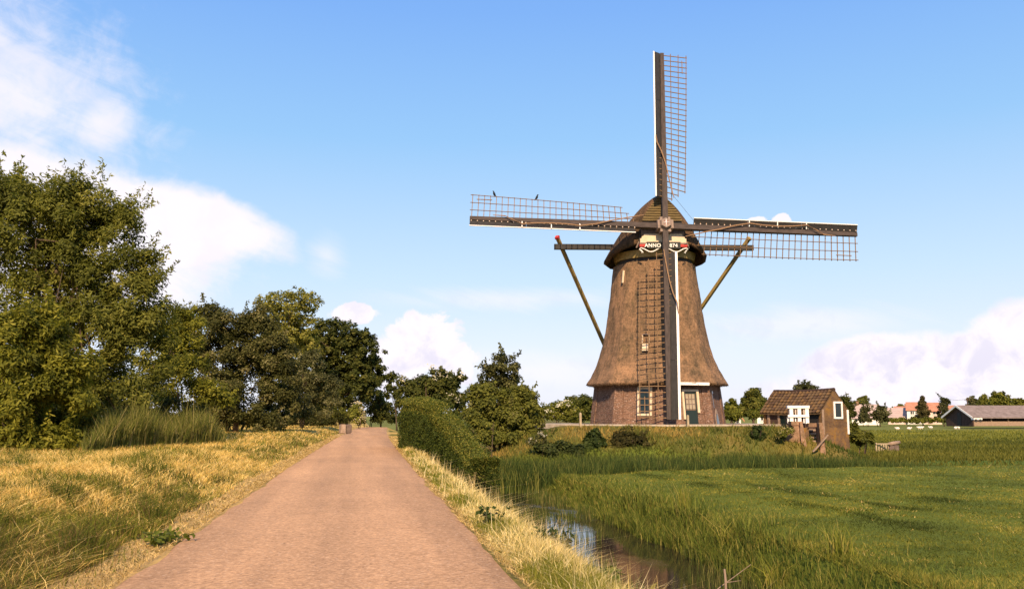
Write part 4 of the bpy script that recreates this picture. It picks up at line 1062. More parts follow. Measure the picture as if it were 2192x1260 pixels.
# posts by the mill, hurdle and log on the bank, stone by the road
for px, y0, y1, lab in ((1242.5, 882, 909, 'pale wooden post left of the mill wall'), (1472.5, 887, 909, 'pale wooden post before the green mill door')):
    p = W(px, y1, 48.6); h_ = W(px, y0, 48.6).z - p.z
    m = MB().box(-.055, .055, -.055, .055, -.4, h_ - .05); m.add([(-.055, -.055, h_ - .05), (.055, -.055, h_ - .05), (.055, .055, h_ - .05), (-.055, .055, h_ - .05), (0, 0, h_)], [(0, 1, 4), (1, 2, 4), (2, 3, 4), (3, 0, 4)])
    tagit(m.build('wooden_post', 'post', None, loc=p), lab, 'post', 'posts by the mill')
hb = W(1889, 964, 62); hurdle = empty('hurdle_fence', hb, 0, 'short pale slatted hurdle standing in the meadow near the shed', 'fence')
for i, px in enumerate((1876, 1881.5, 1887, 1892, 1897, 1902)): px_box(px - 1.0, px + 1.0, 947 if i == 0 else 949, 966, 62 + .12 * i, .05, 'slat', 'post', hurdle)
px_box(1875, 1904, 948, 950.4, 61.92, .06, 'rail', 'post', hurdle)
lg = empty('log_bench', W(1914, 962, 62.6), 0, 'weathered log resting on a dark stump beside the hurdle', 'log')
a, b = W(1903, 950, 62.5) - lg.location, W(1925, 946, 62.9) - lg.location
MB().tube([a, (a + b) / 2, b], [.13, .14, .12], 10).build('log', 'oldwood', lg, smooth=True)
MB().tube([W(1908, 966, 62.7) - lg.location, W(1908, 953, 62.7) - lg.location], [.30, .24], 9).build('stump', 'stone_dark', lg)
MB().tube([W(1918, 966, 62.7) - lg.location, W(1918, 952, 62.7) - lg.location], [.22, .18], 9).build('stump', 'stone_dark', lg)
sb = W(741, 919, 71)
def rough_block(x0, x1, y0, y1, z1, name, m, seed, label):
    bm = bmesh.new(); bmesh.ops.create_cube(bm, size=1)
    for v in bm.verts: v.co = Vector((x0 + (v.co.x + .5) * (x1 - x0), y0 + (v.co.y + .5) * (y1 - y0), -.3 + (v.co.z + .5) * (z1 + .3)))
    bmesh.ops.bevel(bm, geom=bm.edges[:], offset=.05, segments=2, affect='EDGES'); rnd = random.Random(seed)
    for v in bm.verts: v.co += Vector((rnd.uniform(-.02, .02), rnd.uniform(-.02, .02), rnd.uniform(-.02, .02)))
    me = bpy.data.meshes.new(name); bm.to_mesh(me); bm.free(); o_3 = link(name, me, m, None, sb); o_3.rotation_euler = (0, 0, R(12)); return tagit(o_3, label, 'stone block', 'stone blocks by the road')
rough_block(-.50, -.05, -.25, .3, .42, 'stone_block', 'stone', 1, 'pale squared stone block at the far left road edge'); rough_block(.0, .42, -.1, .4, .40, 'stone_block', 'stone_dark', 2, 'darker stone block right beside the pale one at the road')

# ================================================================== farm buildings far away
def house(name, label, px0, px1, ybase, yeave, yridge, D, dep, wallm, roofm, wins=(), gable_left=False, chimney=None, yaw=0.0):
    a = W(px0, ybase, D); b = W(px1, ybase, D); Lh = (b - a).length
    he = W(px0, yeave, D).z - a.z; hr = W(px0, yridge, D).z - a.z
    root = empty(name, (a + b) / 2, -HEAD + yaw - math.atan(((px0 + px1) / 2 - 1096) / F_PX), label, 'house')
    hx = Lh / 2
    if gable_left:       # gable faces the camera
        m = MB().prism([(-hx, -2.5), (hx, -2.5), (hx, he), (0, hr), (-hx, he)], 0, dep); m.build('wall', wallm, root)
        r_ = MB()
        for s_ in (-1, 1):
            ax, az = s_ * (hx + .35), he - .35 * (hr - he) / hx
            r_.prism([(0, hr + .05), (ax, az + .05), (ax, az + .25), (0, hr + .27)], -.3, dep + .3)
        roof_ = r_.build('roof', roofm, root)
    else:
        m = MB().box(-hx, hx, 0, dep, -2.5, he); m.build('wall', wallm, root)
        for gx in (-hx, hx - .2):
            vs = [(gx, 0, he), (gx, dep, he), (gx, dep / 2, hr - .1), (gx + .2, 0, he), (gx + .2, dep, he), (gx + .2, dep / 2, hr - .1)]
            MB().add(vs, [(0, 1, 2), (5, 4, 3), (0, 2, 5, 3), (1, 4, 5, 2)]).build('gable', wallm, root)
        r_ = MB(); ovh = .35; k = (hr - he) / (dep / 2)
        for s_ in (0, 1):
            y0 = -ovh if s_ == 0 else dep + ovh
            vs = [(x, y, z + dz) for dz in (0, .2) for x, y, z in ((-hx - .3, y0, he - ovh * k), (hx + .3, y0, he - ovh * k), (hx + .3, dep / 2, hr), (-hx - .3, dep / 2, hr))]
            r_.add(vs, [(0, 1, 2, 3), (7, 6, 5, 4), (0, 4, 5, 1), (1, 5, 6, 2), (2, 6, 7, 3), (3, 7, 4, 0)])
        roof_ = r_.build('roof', roofm, root)
    for (wx0, wx1, wy0, wy1) in wins:
        x0 = (wx0 - px0) / (px1 - px0) * Lh - hx; x1 = (wx1 - px0) / (px1 - px0) * Lh - hx
        z0 = (ybase - wy1) / (ybase - yeave) * he; z1 = (ybase - wy0) / (ybase - yeave) * he
        w_ = MB().box(x0, x1, -.06, .05, z0, z1).build('window', 'glass', root)
        MB().box(x0 - .1, x1 + .1, -.16, -.062, z0 - .15, z0 - .01).build('sill', 'white', w_)
    if chimney is not None:
        x = chimney * hx; MB().box(x - .35, x + .35, dep / 2 - .35, dep / 2 + .35, hr - .5, hr + 1.0).build('chimney', 'brick_pale', roof_, uv=True)
    return root
FD = 255
house('cottage', 'low white cottage with faded roof behind bushes right of the shed', 1826, 1880, 907, 893, 866, 235, 7, 'plaster', 'roof_greypink', [(1832, 1837, 896, 903), (1846, 1851, 896, 903), (1862, 1866, 896, 903)], chimney=-.55)
house('farmhouse', 'low house with long grey-pink roof left of the white villa', 1903, 1943, 899, 893.5, 873, FD, 8, 'plaster_pink', 'roof_greypink', [(1907, 1913, 894.3, 897), (1927, 1932, 894.3, 897)])
house('farmhouse', 'far orange-roofed house peeping over the grey-pink roof', 1918, 1958, 899, 882, 870, FD + 30, 9, 'plaster_pink', 'roof_orange', chimney=.1)
house('villa', 'white two-storey villa with orange tiled roof in the distance', 1944, 1977, 899, 877, 861, FD - 3, 9, 'plaster', 'roof_orange',
      [(1951, 1954, 880, 886), (1955, 1957.5, 880, 886), (1964, 1967, 880, 886), (1968, 1970.5, 880, 886), (1951, 1954, 890.5, 894.5), (1955, 1957.5, 890.5, 894.5), (1963, 1970, 890.5, 896)], chimney=.7)
house('villa', 'orange-roofed house with brown recessed porch right of the white villa', 1978, 2014, 899, 879, 862, FD, 9, 'plaster_pink', 'roof_orange',
      [(1998, 2003, 879.5, 886), (1999, 2005, 890, 898), (1982, 1987, 882, 887)])
house('farmhouse', 'small house with orange roof between birch and barn', 2030, 2062, 899, 880, 868, FD + 10, 9, 'plaster', 'roof_orange')
house('shed_house', 'white gabled outbuilding just left of the long barn', 2032, 2062, 899, 887, 871, FD - 25, 8, 'plaster', 'roof_greypink', [(2044, 2050, 889, 897)], gable_left=True)
house('garden_house', 'little white garden house under the trees right of the mill', 1574, 1586, 905, 893, 884, 92, 2.2, 'plaster', 'roof_orange', [(1578, 1582, 896, 904)], gable_left=True)
house('farmhouse', 'distant low roof seen between trees left of the pump shed', 1622, 1662, 905, 888, 876, 150, 7, 'plaster', 'roof_greypink', [(1630, 1634, 892, 899)])

# long open-sided barn
BD = 170.0
bo = W(2083, 905.5, BD); barn = empty('barn', bo, -HEAD + R(9), 'long low barn with grey roof and dark boarded gable in the meadow', 'barn')
bl, bw = 22.0, 8.0; he = W(2083, 891.5, BD).z - bo.z; hr = W(2060, 869, BD).z - bo.z
# local x along the barn to the right, y back
vs = [(x, y, z) for x in (0, .2) for y, z in ((0, -.6), (bw, -.6), (bw, he), (bw / 2, hr - .12), (0, he))]
bg_ = MB().add(vs, [(0, 1, 2, 3, 4), (9, 8, 7, 6, 5)] + [(i, (i + 1) % 5, (i + 1) % 5 + 5, i + 5) for i in range(5)]).build('gable_wall', 'woodwall', barn)
for i in range(10): MB().box(-.035 - .008 * (i % 2), -.002, .05 + i * .79, .05 + i * .79 + .77, -.55, he + (hr - he) * (1 - abs(.445 + i * .79 - bw / 2) / (bw / 2)) - .28 - .1).build('board', 'woodwall', bg_)
MB().box(-.09, -.05, 3.3, 4.4, -.5, 2.0).build('barn_door', 'board_dark', barn)
rb = MB(); k = (hr - he) / (bw / 2)
for s_ in (0, 1):
    y0 = -.6 if s_ == 0 else bw + .6
    vs = [(x, y, z + dz) for dz in (0, .22) for x, y, z in ((-.5, y0, he - .6 * k), (bl + .5, y0, he - .6 * k), (bl + .5, bw / 2, hr), (-.5, bw / 2, hr))]
    rb.add(vs, [(0, 1, 2, 3), (7, 6, 5, 4), (0, 4, 5, 1), (1, 5, 6, 2), (2, 6, 7, 3), (3, 7, 4, 0)])
broof = rb.build('roof', 'roof_thatch_grey', barn)
for y0 in (-.62, bw + .62):
    MB().beam((-.56, y0, he - .62 * k + .12), (-.56, bw / 2, hr + .12), .10, .34).build('barge_board', 'white', broof)
for i in range(7): MB().box(i * 3.6 + .25, i * 3.6 + .45, .05, .25, -.5, he).build('post', 'oldwood', barn)
MB().box(.25, bl, .08, .2, -.5, .35).build('low_wall', 'oldwood', barn)
MB().box(.2, bl, bw - .2, bw, -.5, he).build('back_wall', 'woodwall', barn)
MB().box(bl - .2, bl, 0, bw, -.5, he).build('end_wall', 'woodwall', barn)
tr_ = W(2090, 903, BD - 3); t_ = empty('farm_trailer', tr_, -HEAD, 'small pale trailer parked at the barn corner', 'trailer')
MB().box(-.7, .9, -.5, .5, .45, .75).build('bed', 'white', t_)
for x in (-.3, .5):
    MB().tube([(x, -.55, .3), (x, -.4, .3)], .3, 12).build('wheel', 'board_dark', t_)
# sheep lying on the far meadow
shp = MB(); lathe(shp, [((-.5, 0, .30), .08), ((-.42, 0, .34), .24), ((-.2, 0, .37), .33), ((.1, 0, .38), .35), ((.35, 0, .38), .29), ((.48, 0, .44), .18), ((.58, 0, .56), .14), ((.70, 0, .60), .12), ((.82, 0, .54), .06)], 10)
for x, y in ((-.25, -.15), (-.25, .15), (.25, -.15), (.25, .15)): shp.tube([(x, y, .15), (x, y, -.15)], .05, 5)
shp_me = shp.mesh('sheep', True)
for i, (px, py, D, lab) in enumerate(((1921, 906, 150, 'pale sheep nearest to the shed on the far meadow'), (1945, 906, 150, 'pale sheep below the white villa, second from the shed'), (1967, 905, 160, 'left one of the two sheep standing close together'), (1971.5, 905, 161, 'right one of the two sheep standing close together'), (1992, 904, 165, 'pale sheep below the conifer on the far meadow'), (2045, 905, 160, 'pale sheep left of the barn gable'), (2051.5, 905.5, 160, 'pale sheep right at the barn gable'))):
    o = link('sheep', shp_me, 'fleece', None, W(px, py, D)); o.location.z = float(gz(o.location.x, o.location.y)) + .1; o.scale = (.62,) * 3; o.rotation_euler = (0, 0, random.uniform(-.6, .6) + (0 if i % 2 else math.pi)); tagit(o, lab, 'sheep', 'sheep on the far meadow')
# telegraph pole and wire behind the barn
tp = W(2074, 905, 230); pl = empty('utility_pole', tp, 0, 'thin wooden utility pole rising behind the barn roof', 'pole')
h_ = W(2074, 850, 230).z - tp.z
MB().tube([(0, 0, -1), (0, 0, h_)], .13, 6).build('pole', 'bark', pl); MB().box(-.8, .8, -.06, .06, h_ - .7, h_ - .55).build('crossarm', 'bark', pl)
e_ = W(2020, 852, 232) - tp; MB().tube([(0, 0, h_ - .5), (e_ / 2) + Vector((0, 0, h_ / 2 - .6)), e_], .03, 4).build('wire', 'board_dark', pl)

# ================================================================== trees and shrubs
def unit(v): return v / np.maximum(np.linalg.norm(v, axis=-1, keepdims=True), 1e-6)
def leaf_arrays(P, Nn, ln, wd, droop=.0):
    n = len(P); t = rng.normal(size=(n, 3)); t = unit(t - (t * Nn).sum(-1, keepdims=True) * Nn)
    t[:, 2] -= droop; t = unit(t); b = unit(np.cross(Nn, t))
    ln = (ln * rng.uniform(.6, 1.3, n))[:, None]; wd = (wd * rng.uniform(.7, 1.25, n))[:, None]
    m = P + t * ln * .5 + Nn * ln * .06
    return np.stack([P, m + b * wd / 2, P + t * ln, m - b * wd / 2], 1)
def crown_points(blobs, n, clump, shell=.62, jag=.35):
    """blobs: (centre, (rx, ry, rz)); leaves gather in clumps that sit mostly near the blob surface"""
    wts = np.array([(b[1][0] * b[1][2]) for b in blobs]); wts = wts / wts.sum()
    allP, allN, allC, clumps = [], [], [], []
    for (c, rad), wt in zip(blobs, wts):
        c = np.array(c); rad = np.array(rad); nb = max(60, int(n * wt)); rm = rad.mean()
        rc0 = clump * max(.35, min(1.3, rm))
        k = max(6, int(3.6 * (rm / rc0) ** 2))
        d = unit(rng.normal(size=(k, 3))); d[:, 2] = np.where(d[:, 2] < -.75, -d[:, 2], d[:, 2])
        f = np.where(rng.random(k) < shell, rng.uniform(.72, 1.0, k), rng.uniform(.2, .75, k)) * (1 + jag * (rng.random(k) - .55))
        cc = c + d * rad * f[:, None]; rc = rc0 * rng.uniform(.6, 1.3, k)
        pk = rc ** 2; pk /= pk.sum(); which = rng.choice(k, nb, p=pk)
        q = unit(rng.normal(size=(nb, 3))) * (rng.random(nb) ** .45)[:, None]
        q[:, 2] *= .8
        P = cc[which] + q * rc[which][:, None]
        Nn = unit(q * .9 + d[which] * .5 + np.array([0, 0, .55]) + rng.normal(size=(nb, 3)) * .45)
        ct = rng.normal(0, 1, k)
        allP.append(P); allN.append(Nn); allC.append(ct[which]); clumps += [(cc[i], rc[i], d[i]) for i in range(k)]
    return np.concatenate(allP), np.concatenate(allN), np.concatenate(allC), clumps
def tree(name, label, cat, D, base_px, blobs_px, n, leaf, cols, trunk=.2, clump=.42, depth=.9, shoots=0, shoot_len=1.0, flowers=None, droop=.1, group=None, base_y=None, shell=.62, jag=.35, stems=1, limbs=14, seed_t=0, matn='leaf'):
    global rng
    rng = np.random.default_rng(zlib.crc32(label.encode()) + seed_t)      # each plant keeps its own shape
    bx = W(base_px, base_y or 905, D)
    bz = float(gz(bx.x, bx.y)); root = empty(name, (bx.x, bx.y, bz - .05), 0, label, cat, group)
    base = np.array(root.location)
    blobs = []
    for q in blobs_px:
        px, py, rx, ry = q[:4]; dd = q[4] if len(q) > 4 else 0
        c = W(px, py, D + dd); k = (D + dd) / F_PX
        blobs.append((np.array(c) - base, (rx * k * .92, rx * k * .92 * depth, ry * k * .92)))
    P, Nn, ct, clumps = crown_points(blobs, n, clump, shell, jag)
    leaf = (leaf[0] * 1.15, leaf[1] * 1.45)
    Vs = leaf_arrays(P, Nn, leaf[0], leaf[1], droop)
    t = np.clip(.42 + .16 * ct + rng.normal(0, .18, len(P)), 0, 1)
    col = mixcol(cols, t, .18)
    if shoots:
        outer = [c_ for c_ in clumps if c_[2][2] > -.35]
        L_, Nl, Cl = [], [], []
        for i in range(shoots):
            c_, r_, d_ = outer[rng.integers(len(outer))]
            dr = unit((d_ * .8 + np.array([0, 0, .75]) + rng.normal(size=3) * .35)[None])[0]
            ln = shoot_len * rng.uniform(.5, 1.2); m_ = int(26 * ln / shoot_len) + 8; s_ = rng.random(m_)
            p_ = c_ + dr * (r_ * .3 + s_ * ln)[:, None] + rng.normal(size=(m_, 3)) * (.07 * (1.1 - s_) * shoot_len)[:, None]
            L_.append(p_); Nl.append(unit(rng.normal(size=(m_, 3)) + np.array([0, 0, .4]))); Cl.append(np.full(m_, rng.uniform(.35, .95)))
        Pl = np.concatenate(L_); lv = leaf_arrays(Pl, np.concatenate(Nl), leaf[0] * 1.05, leaf[1], droop)
        Vs = np.concatenate([Vs, lv]); col = np.concatenate([col, mixcol(cols, np.concatenate(Cl), .2)])
    nv = len(Vs); k = np.arange(nv)[:, None] * 4
    link('crown', fast_mesh('crown', Vs.reshape(-1, 3), [k + np.array([[0, 1, 2, 3]])], np.repeat(col, 4, 0)), matn, root)
    if flowers:
        fn, fs, fc, fsel = flowers
        top = [c_ for c_ in clumps if c_[2][2] > -.3 and c_[2][1] < .5]; fp = []
        for i in range(fn):
            c_, r_, d_ = top[rng.integers(len(top))]
            o_ = c_ + unit((np.array([0, -.6, .5]) + rng.normal(size=3) * .6)[None])[0] * r_ * 1.0
            fp.append(o_ + rng.normal(size=(14, 3)) * fs)
        fp = np.concatenate(fp); fv = leaf_arrays(fp, unit(rng.normal(size=fp.shape) * .4 + np.array([0, -.5, .8])), fs * 1.1, fs * .9)
        k2 = np.arange(len(fv))[:, None] * 4
        fo = link('blossom', fast_mesh('blossom', fv.reshape(-1, 3), [k2 + np.array([[0, 1, 2, 3]])], np.repeat(mixcol([fc, fc], rng.random(len(fp)), .12), 4, 0)), 'leaf', root)
    # trunk and limbs
    tb = MB(); allc = np.array([c_[0] for c_ in clumps]); cen = allc.mean(0); top = allc[:, 2].max()
    for s_ in range(stems):
        fx = rng.normal(size=2) * (.0 if stems == 1 else .35)
        h1 = cen[2] * .55; a0 = Vector((fx[0], fx[1], -.1)); a1 = Vector((fx[0] * 1.5 + cen[0] * .35, fx[1] * 1.5 + cen[1] * .3, h1)); a2 = Vector((fx[0] * 2 + cen[0] * .9, fx[1] * 2 + cen[1] * .9, cen[2] + (top - cen[2]) * .4))
        tr = trunk / math.sqrt(stems)
        tb.tube([a0, a0.lerp(a1, .35) + Vector((rng.normal() * .05, 0, 0)), a1, a2], [tr * 1.2, tr * .9, tr * .6, tr * .12], 8)
        for i in range(limbs // stems):
            c_, r_, d_ = clumps[rng.integers(len(clumps))]; e_ = Vector(c_); u = rng.uniform(.25, 1); st_ = a1.lerp(a2, u) if u > .5 else a0.lerp(a1, .5 + u)
            md = st_.lerp(e_, .5) + Vector((0, 0, -.08 * (e_ - st_).length))
            tb.tube([st_, md, e_], [tr * .30, tr * .18, tr * .05], 5)
    tb.build('trunk', 'bark', root, smooth=True)
    return root
OLIVE = [(.062, .070, .013), (.116, .126, .022), (.188, .190, .034), (.29, .27, .058)]
YGREEN = [(.062, .070, .010), (.135, .142, .017), (.225, .218, .027), (.33, .30, .05)]
DARK = [(.030, .039, .009), (.058, .069, .014), (.10, .108, .022), (.17, .16, .036)]
GREY = [(.03, .032, .012), (.062, .066, .022), (.11, .112, .042), (.19, .18, .08)]
FRESH = [(.06, .07, .012), (.13, .14, .02), (.22, .22, .036), (.32, .29, .06)]
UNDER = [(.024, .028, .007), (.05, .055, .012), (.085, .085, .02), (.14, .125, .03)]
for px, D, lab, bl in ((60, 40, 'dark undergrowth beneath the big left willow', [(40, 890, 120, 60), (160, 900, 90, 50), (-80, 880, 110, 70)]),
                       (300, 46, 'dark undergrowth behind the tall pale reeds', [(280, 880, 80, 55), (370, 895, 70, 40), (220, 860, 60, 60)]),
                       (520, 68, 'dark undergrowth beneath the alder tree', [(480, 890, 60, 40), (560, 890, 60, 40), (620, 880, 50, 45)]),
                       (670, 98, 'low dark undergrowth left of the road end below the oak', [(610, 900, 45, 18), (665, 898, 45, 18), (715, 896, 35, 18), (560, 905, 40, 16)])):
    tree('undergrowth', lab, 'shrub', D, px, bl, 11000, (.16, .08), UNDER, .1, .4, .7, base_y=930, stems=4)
tree('willow_tree', 'biggest tree at the left picture edge, feathery olive willow', 'tree', 35, 110,
     [(20, 500, 160, 150), (130, 520, 130, 150), (215, 520, 95, 85), (262, 470, 45, 45), (255, 650, 110, 130), (120, 720, 180, 150), (-120, 560, 150, 200), (300, 770, 80, 130), (200, 850, 150, 90), (30, 425, 65, 50), (165, 425, 50, 40), (90, 460, 70, 50), (315, 600, 40, 75), (60, 920, 150, 50), (220, 915, 120, 45)],
     138000, (.16, .046), OLIVE, .26, .46, .8, 420, 1.0, stems=3, limbs=40, droop=.05, base_y=960, jag=.2, shell=.68)
tree('willow_shrub', 'yellow-green bushy willow low at the left edge, before the big tree', 'tree', 29.5, 30,
     [(40, 760, 120, 110), (-90, 720, 110, 130), (130, 830, 80, 90), (10, 880, 130, 70), (90, 700, 60, 50), (0, 945, 120, 35), (100, 940, 80, 30)],
     48000, (.16, .045), YGREEN, .16, .40, .8, 120, .7, stems=4, limbs=20, base_y=970)
tree('shrub', 'brownish green shrub between the big left tree and the reeds', 'shrub', 48, 400,
     [(395, 790, 60, 110), (380, 690, 40, 40), (440, 860, 60, 50), (400, 900, 60, 30), (335, 835, 60, 65), (330, 750, 45, 70)], 26000, (.16, .06), YGREEN, .12, .42, .8, 40, .9, stems=3, base_y=925)
tree('alder_tree', 'dark dense small-leaved tree right of the big left willow', 'tree', 60, 500,
     [(470, 720, 75, 75), (545, 740, 75, 80), (500, 820, 95, 80), (440, 680, 35, 35), (560, 690, 40, 40), (600, 830, 60, 70), (420, 760, 40, 60), (470, 890, 60, 40), (560, 895, 60, 35), (375, 740, 45, 75), (400, 690, 30, 35), (590, 770, 50, 60)],
     78000, (.15, .08), [(.038, .042, .011), (.075, .078, .020), (.125, .12, .036), (.30, .26, .12)], .22, .40, .8, 90, .9, stems=3, limbs=24, base_y=922)  # palest leaf colour stands in for glints of light on the leaves
tree('poplar_tree', 'tallest light green round-topped tree above the dark trees', 'tree', 104, 625,
     [(615, 665, 70, 50), (575, 650, 35, 25), (655, 650, 38, 28), (600, 720, 60, 50), (640, 720, 50, 50), (620, 790, 50, 60)],
     13500, (.26, .16), [(.10, .105, .02), (.18, .18, .032), (.27, .25, .05), (.38, .33, .09)], .34, .34, .9, 0, base_y=912, shell=.7, limbs=22)
tree('oak_tree', 'dark broad oak overhanging the far end of the road', 'tree', 118, 735,
     [(715, 730, 75, 52), (765, 760, 60, 60), (660, 750, 55, 45), (740, 820, 85, 55), (800, 800, 30, 40), (690, 810, 60, 60), (700, 870, 80, 40)],
     42000, (.30, .21), DARK, .55, .36, .9, 0, base_y=912, limbs=30, shell=.68)
tree('sallow_shrub', 'grey-green round sallow bush in front of the oak', 'shrub', 82, 645,
     [(645, 805, 55, 55), (690, 840, 50, 50), (600, 850, 50, 45), (650, 880, 75, 35), (670, 770, 30, 25)], 22000, (.18, .08), [(.05, .052, .018), (.09, .092, .032), (.15, .148, .06), (.30, .27, .14)], .15, .36, .8, 40, .9, stems=4, base_y=916)
tree('shrub', 'small light shrub beneath the oak left of the road end', 'shrub', 112, 725,
     [(700, 885, 40, 25), (745, 890, 30, 20)], 4000, (.24, .12), OLIVE, .1, .4, .8, base_y=914, stems=3)
tree('hawthorn_bush', 'cream-blossomed bush beside the pale stone block', 'shrub', 100, 764,
     [(764, 882, 19, 22), (772, 895, 18, 14)], 3500, (.2, .12), FRESH, .08, .42, .9, flowers=(26, .16, (.55, .47, .30), 0), base_y=914, stems=3)
tree('shrub', 'yellow-green bush behind the end of the road', 'shrub', 124, 790,
     [(778, 850, 26, 24), (800, 865, 30, 36), (815, 880, 20, 30)], 5000, (.26, .14), YGREEN, .1, .4, .8, base_y=914, stems=3)
tree('conifer_bush', 'dark pointed evergreen bush at the end of the road', 'shrub', 121, 815,
     [(812, 880, 22, 36), (826, 885, 22, 30), (808, 850, 8, 22), (838, 890, 16, 22)], 7000, (.24, .10), DARK, .12, .35, .9, base_y=914)
tree('oak_sapling', 'thin gappy oak branch tree between oak and elder bush', 'tree', 112, 850,
     [(838, 812, 16, 16), (850, 840, 14, 18), (832, 840, 14, 16)], 1500, (.26, .18), DARK, .1, .5, .9, base_y=912, shell=.5)
# behind the hedge and left of the mill
tree('elder_bush', 'dark elder bush with white blossom rising behind the hedge', 'shrub', 66, 930,
     [(925, 835, 58, 40), (880, 845, 40, 35), (965, 855, 40, 45), (900, 880, 50, 30), (985, 808, 14, 8), (955, 812, 25, 14)], 22000, (.20, .11), DARK, .14, .40, .9, 20, .8, flowers=(26, .13, (.72, .66, .52), 0), base_y=915, stems=3)
tree('birch_tree', 'slim airy light-leaved tree standing up behind the round bush', 'tree', 76, 1072,
     [(1078, 790, 36, 32), (1050, 800, 26, 22), (1085, 825, 36, 30), (1055, 840, 34, 28), (1030, 830, 22, 18)], 7500, (.20, .11), GREY[:2] + [(.14, .14, .045), (.24, .22, .09)], .18, .34, .9, 30, .9, base_y=905, shell=.6)
tree('alder_bush', 'large round grey-green bush left of the mill mound', 'shrub', 50, 1085,
     [(1085, 890, 60, 55), (1035, 870, 45, 50), (1135, 890, 35, 50), (1045, 915, 45, 30), (1110, 850, 40, 30), (1015, 900, 25, 40), (1080, 935, 60, 22), (1035, 942, 35, 16), (1125, 932, 40, 18)], 40000, (.15, .075), OLIVE[:3] + [(.16, .15, .055)], .16, .36, .9, 60, .7, base_y=948, stems=4, limbs=18)
tree('young_tree', 'thin young stemmed tree at the end of the hedge', 'tree', 37, 1036, [(1036, 925, 22, 30), (1020, 905, 20, 24), (1048, 940, 16, 22)], 5000, (.11, .055), OLIVE, .05, .4, .9, base_y=965, stems=2)
tree('blossom_shrub', 'pale yellow shrub with white blossom left of the mill', 'shrub', 78, 1200,
     [(1198, 885, 20, 18), (1215, 880, 22, 22), (1225, 895, 18, 12), (1178, 890, 12, 12)], 6500, (.16, .09), FRESH, .08, .4, .9, flowers=(26, .13, (.75, .70, .58), 0), base_y=906, stems=3)
tree('hedgerow_tree', 'dark green bushy tree close against the left mill wall', 'tree', 84, 1245,
     [(1240, 870, 30, 26), (1265, 868, 22, 24), (1222, 866, 20, 18), (1245, 892, 36, 18)], 9000, (.20, .11), [(.04, .054, .011), (.085, .10, .018), (.15, .155, .03), (.24, .22, .05)], .14, .4, .9, base_y=906)
tree('hedgerow_tree', 'low distant tree at the horizon between bush and mill', 'tree', 160, 1190, [(1185, 872, 22, 10), (1205, 868, 22, 10), (1170, 878, 16, 10), (1195, 885, 50, 14)], 3500, (.4, .24), FRESH, .14, .4, .9, base_y=903)
# right of the mill
tree('garden_tree', 'round green tree between mill and shed, larger of the two', 'tree', 96, 1612,
     [(1612, 858, 26, 26), (1600, 875, 20, 22), (1630, 872, 18, 22), (1615, 840, 18, 12)], 10000, (.22, .13), [(.055, .065, .012), (.11, .12, .02), (.18, .175, .034), (.28, .25, .055)], .2, .36, .9, base_y=903)
tree('garden_tree', 'yellow-green smaller tree close to the right mill wall', 'tree', 90, 1566,
     [(1566, 870, 16, 16), (1572, 888, 18, 16), (1556, 888, 14, 18)], 5500, (.2, .12), FRESH, .12, .4, .9, base_y=903)
tree('garden_shrub', 'small clipped round shrub under the garden tree', 'shrub', 88, 1612, [(1613, 887, 13, 11)], 2500, (.16, .09), FRESH, .07, .4, .9, base_y=904)
tree('garden_shrub', 'dark low shrub between garden tree and pump shed', 'shrub', 92, 1640, [(1638, 885, 14, 16), (1650, 890, 12, 12)], 2500, (.2, .1), OLIVE, .07, .4, .9, base_y=904)
tree('orchard_tree', 'grey-green treetop showing over the pump shed roof', 'tree', 110, 1722, [(1710, 832, 14, 10), (1735, 828, 16, 9), (1722, 842, 26, 14), (1722, 870, 20, 20)], 4500, (.24, .14), GREY, .18, .4, .9, 10, 1.2, base_y=903)
tree('cypress', 'dark upright evergreen behind the shed gable', 'tree', 66, 1815, [(1806, 868, 14, 22), (1816, 885, 16, 26), (1805, 895, 14, 16)], 6500, (.16, .06), DARK, .1, .36, .9, 16, .5, base_y=925)
tree('shrub', 'dark bush hugging the right foot of the pump shed', 'shrub', 55, 1832, [(1832, 930, 18, 16), (1848, 938, 22, 16), (1828, 915, 10, 14)], 7000, (.14, .07), OLIVE[:3] + [(.1, .1, .03)], .07, .4, .9, base_y=952, stems=3)
tree('dome_tree', 'dark dome-shaped tree behind the white cottage', 'tree', 262, 1846, [(1846, 866, 19, 20), (1834, 872, 12, 14), (1858, 874, 12, 12)], 4200, (.55, .36), OLIVE, .3, .36, .9, base_y=903)
for i, (px, blobs, lab) in enumerate(((1853, [(1853, 885, 11, 14), (1850, 896, 14, 9)], 'grey willow bush in front of the white cottage'), (1886, [(1886, 882, 11, 14), (1890, 893, 16, 12), (1876, 892, 10, 10)], 'tall loose bush between the cottage and the low farmhouse'))):
    tree('willow_shrub', lab, 'shrub', 200, px, blobs, 4200, (.36, .18), GREY, .12, .4, .9, 14, 1.6, base_y=905, stems=3)
tree('spruce_tree', 'pointed spruce in front of the white villa', 'tree', 215, 1976, [(1976, 893, 19, 8), (1976, 883, 16, 8), (1975, 872, 12, 8), (1974, 862, 8, 8), (1974, 853, 4, 6)], 4800, (.40, .2), [(.04, .036, .012), (.08, .07, .024), (.13, .11, .04), (.2, .16, .06)], .16, .4, .9, base_y=903)
tree('birch_tree', 'slender birch standing between villa and barn', 'tree', 205, 2021, [(2021, 862, 12, 12), (2018, 878, 13, 14), (2026, 892, 12, 12), (2014, 895, 10, 9)], 4500, (.36, .18), GREY, .14, .4, .9, 12, 1.5, base_y=903)
tree('shrub', 'small dark bush at the left end of the barn', 'shrub', 190, 2040, [(2040, 893, 10, 8)], 1500, (.34, .2), OLIVE, .08, .4, .9, base_y=904)
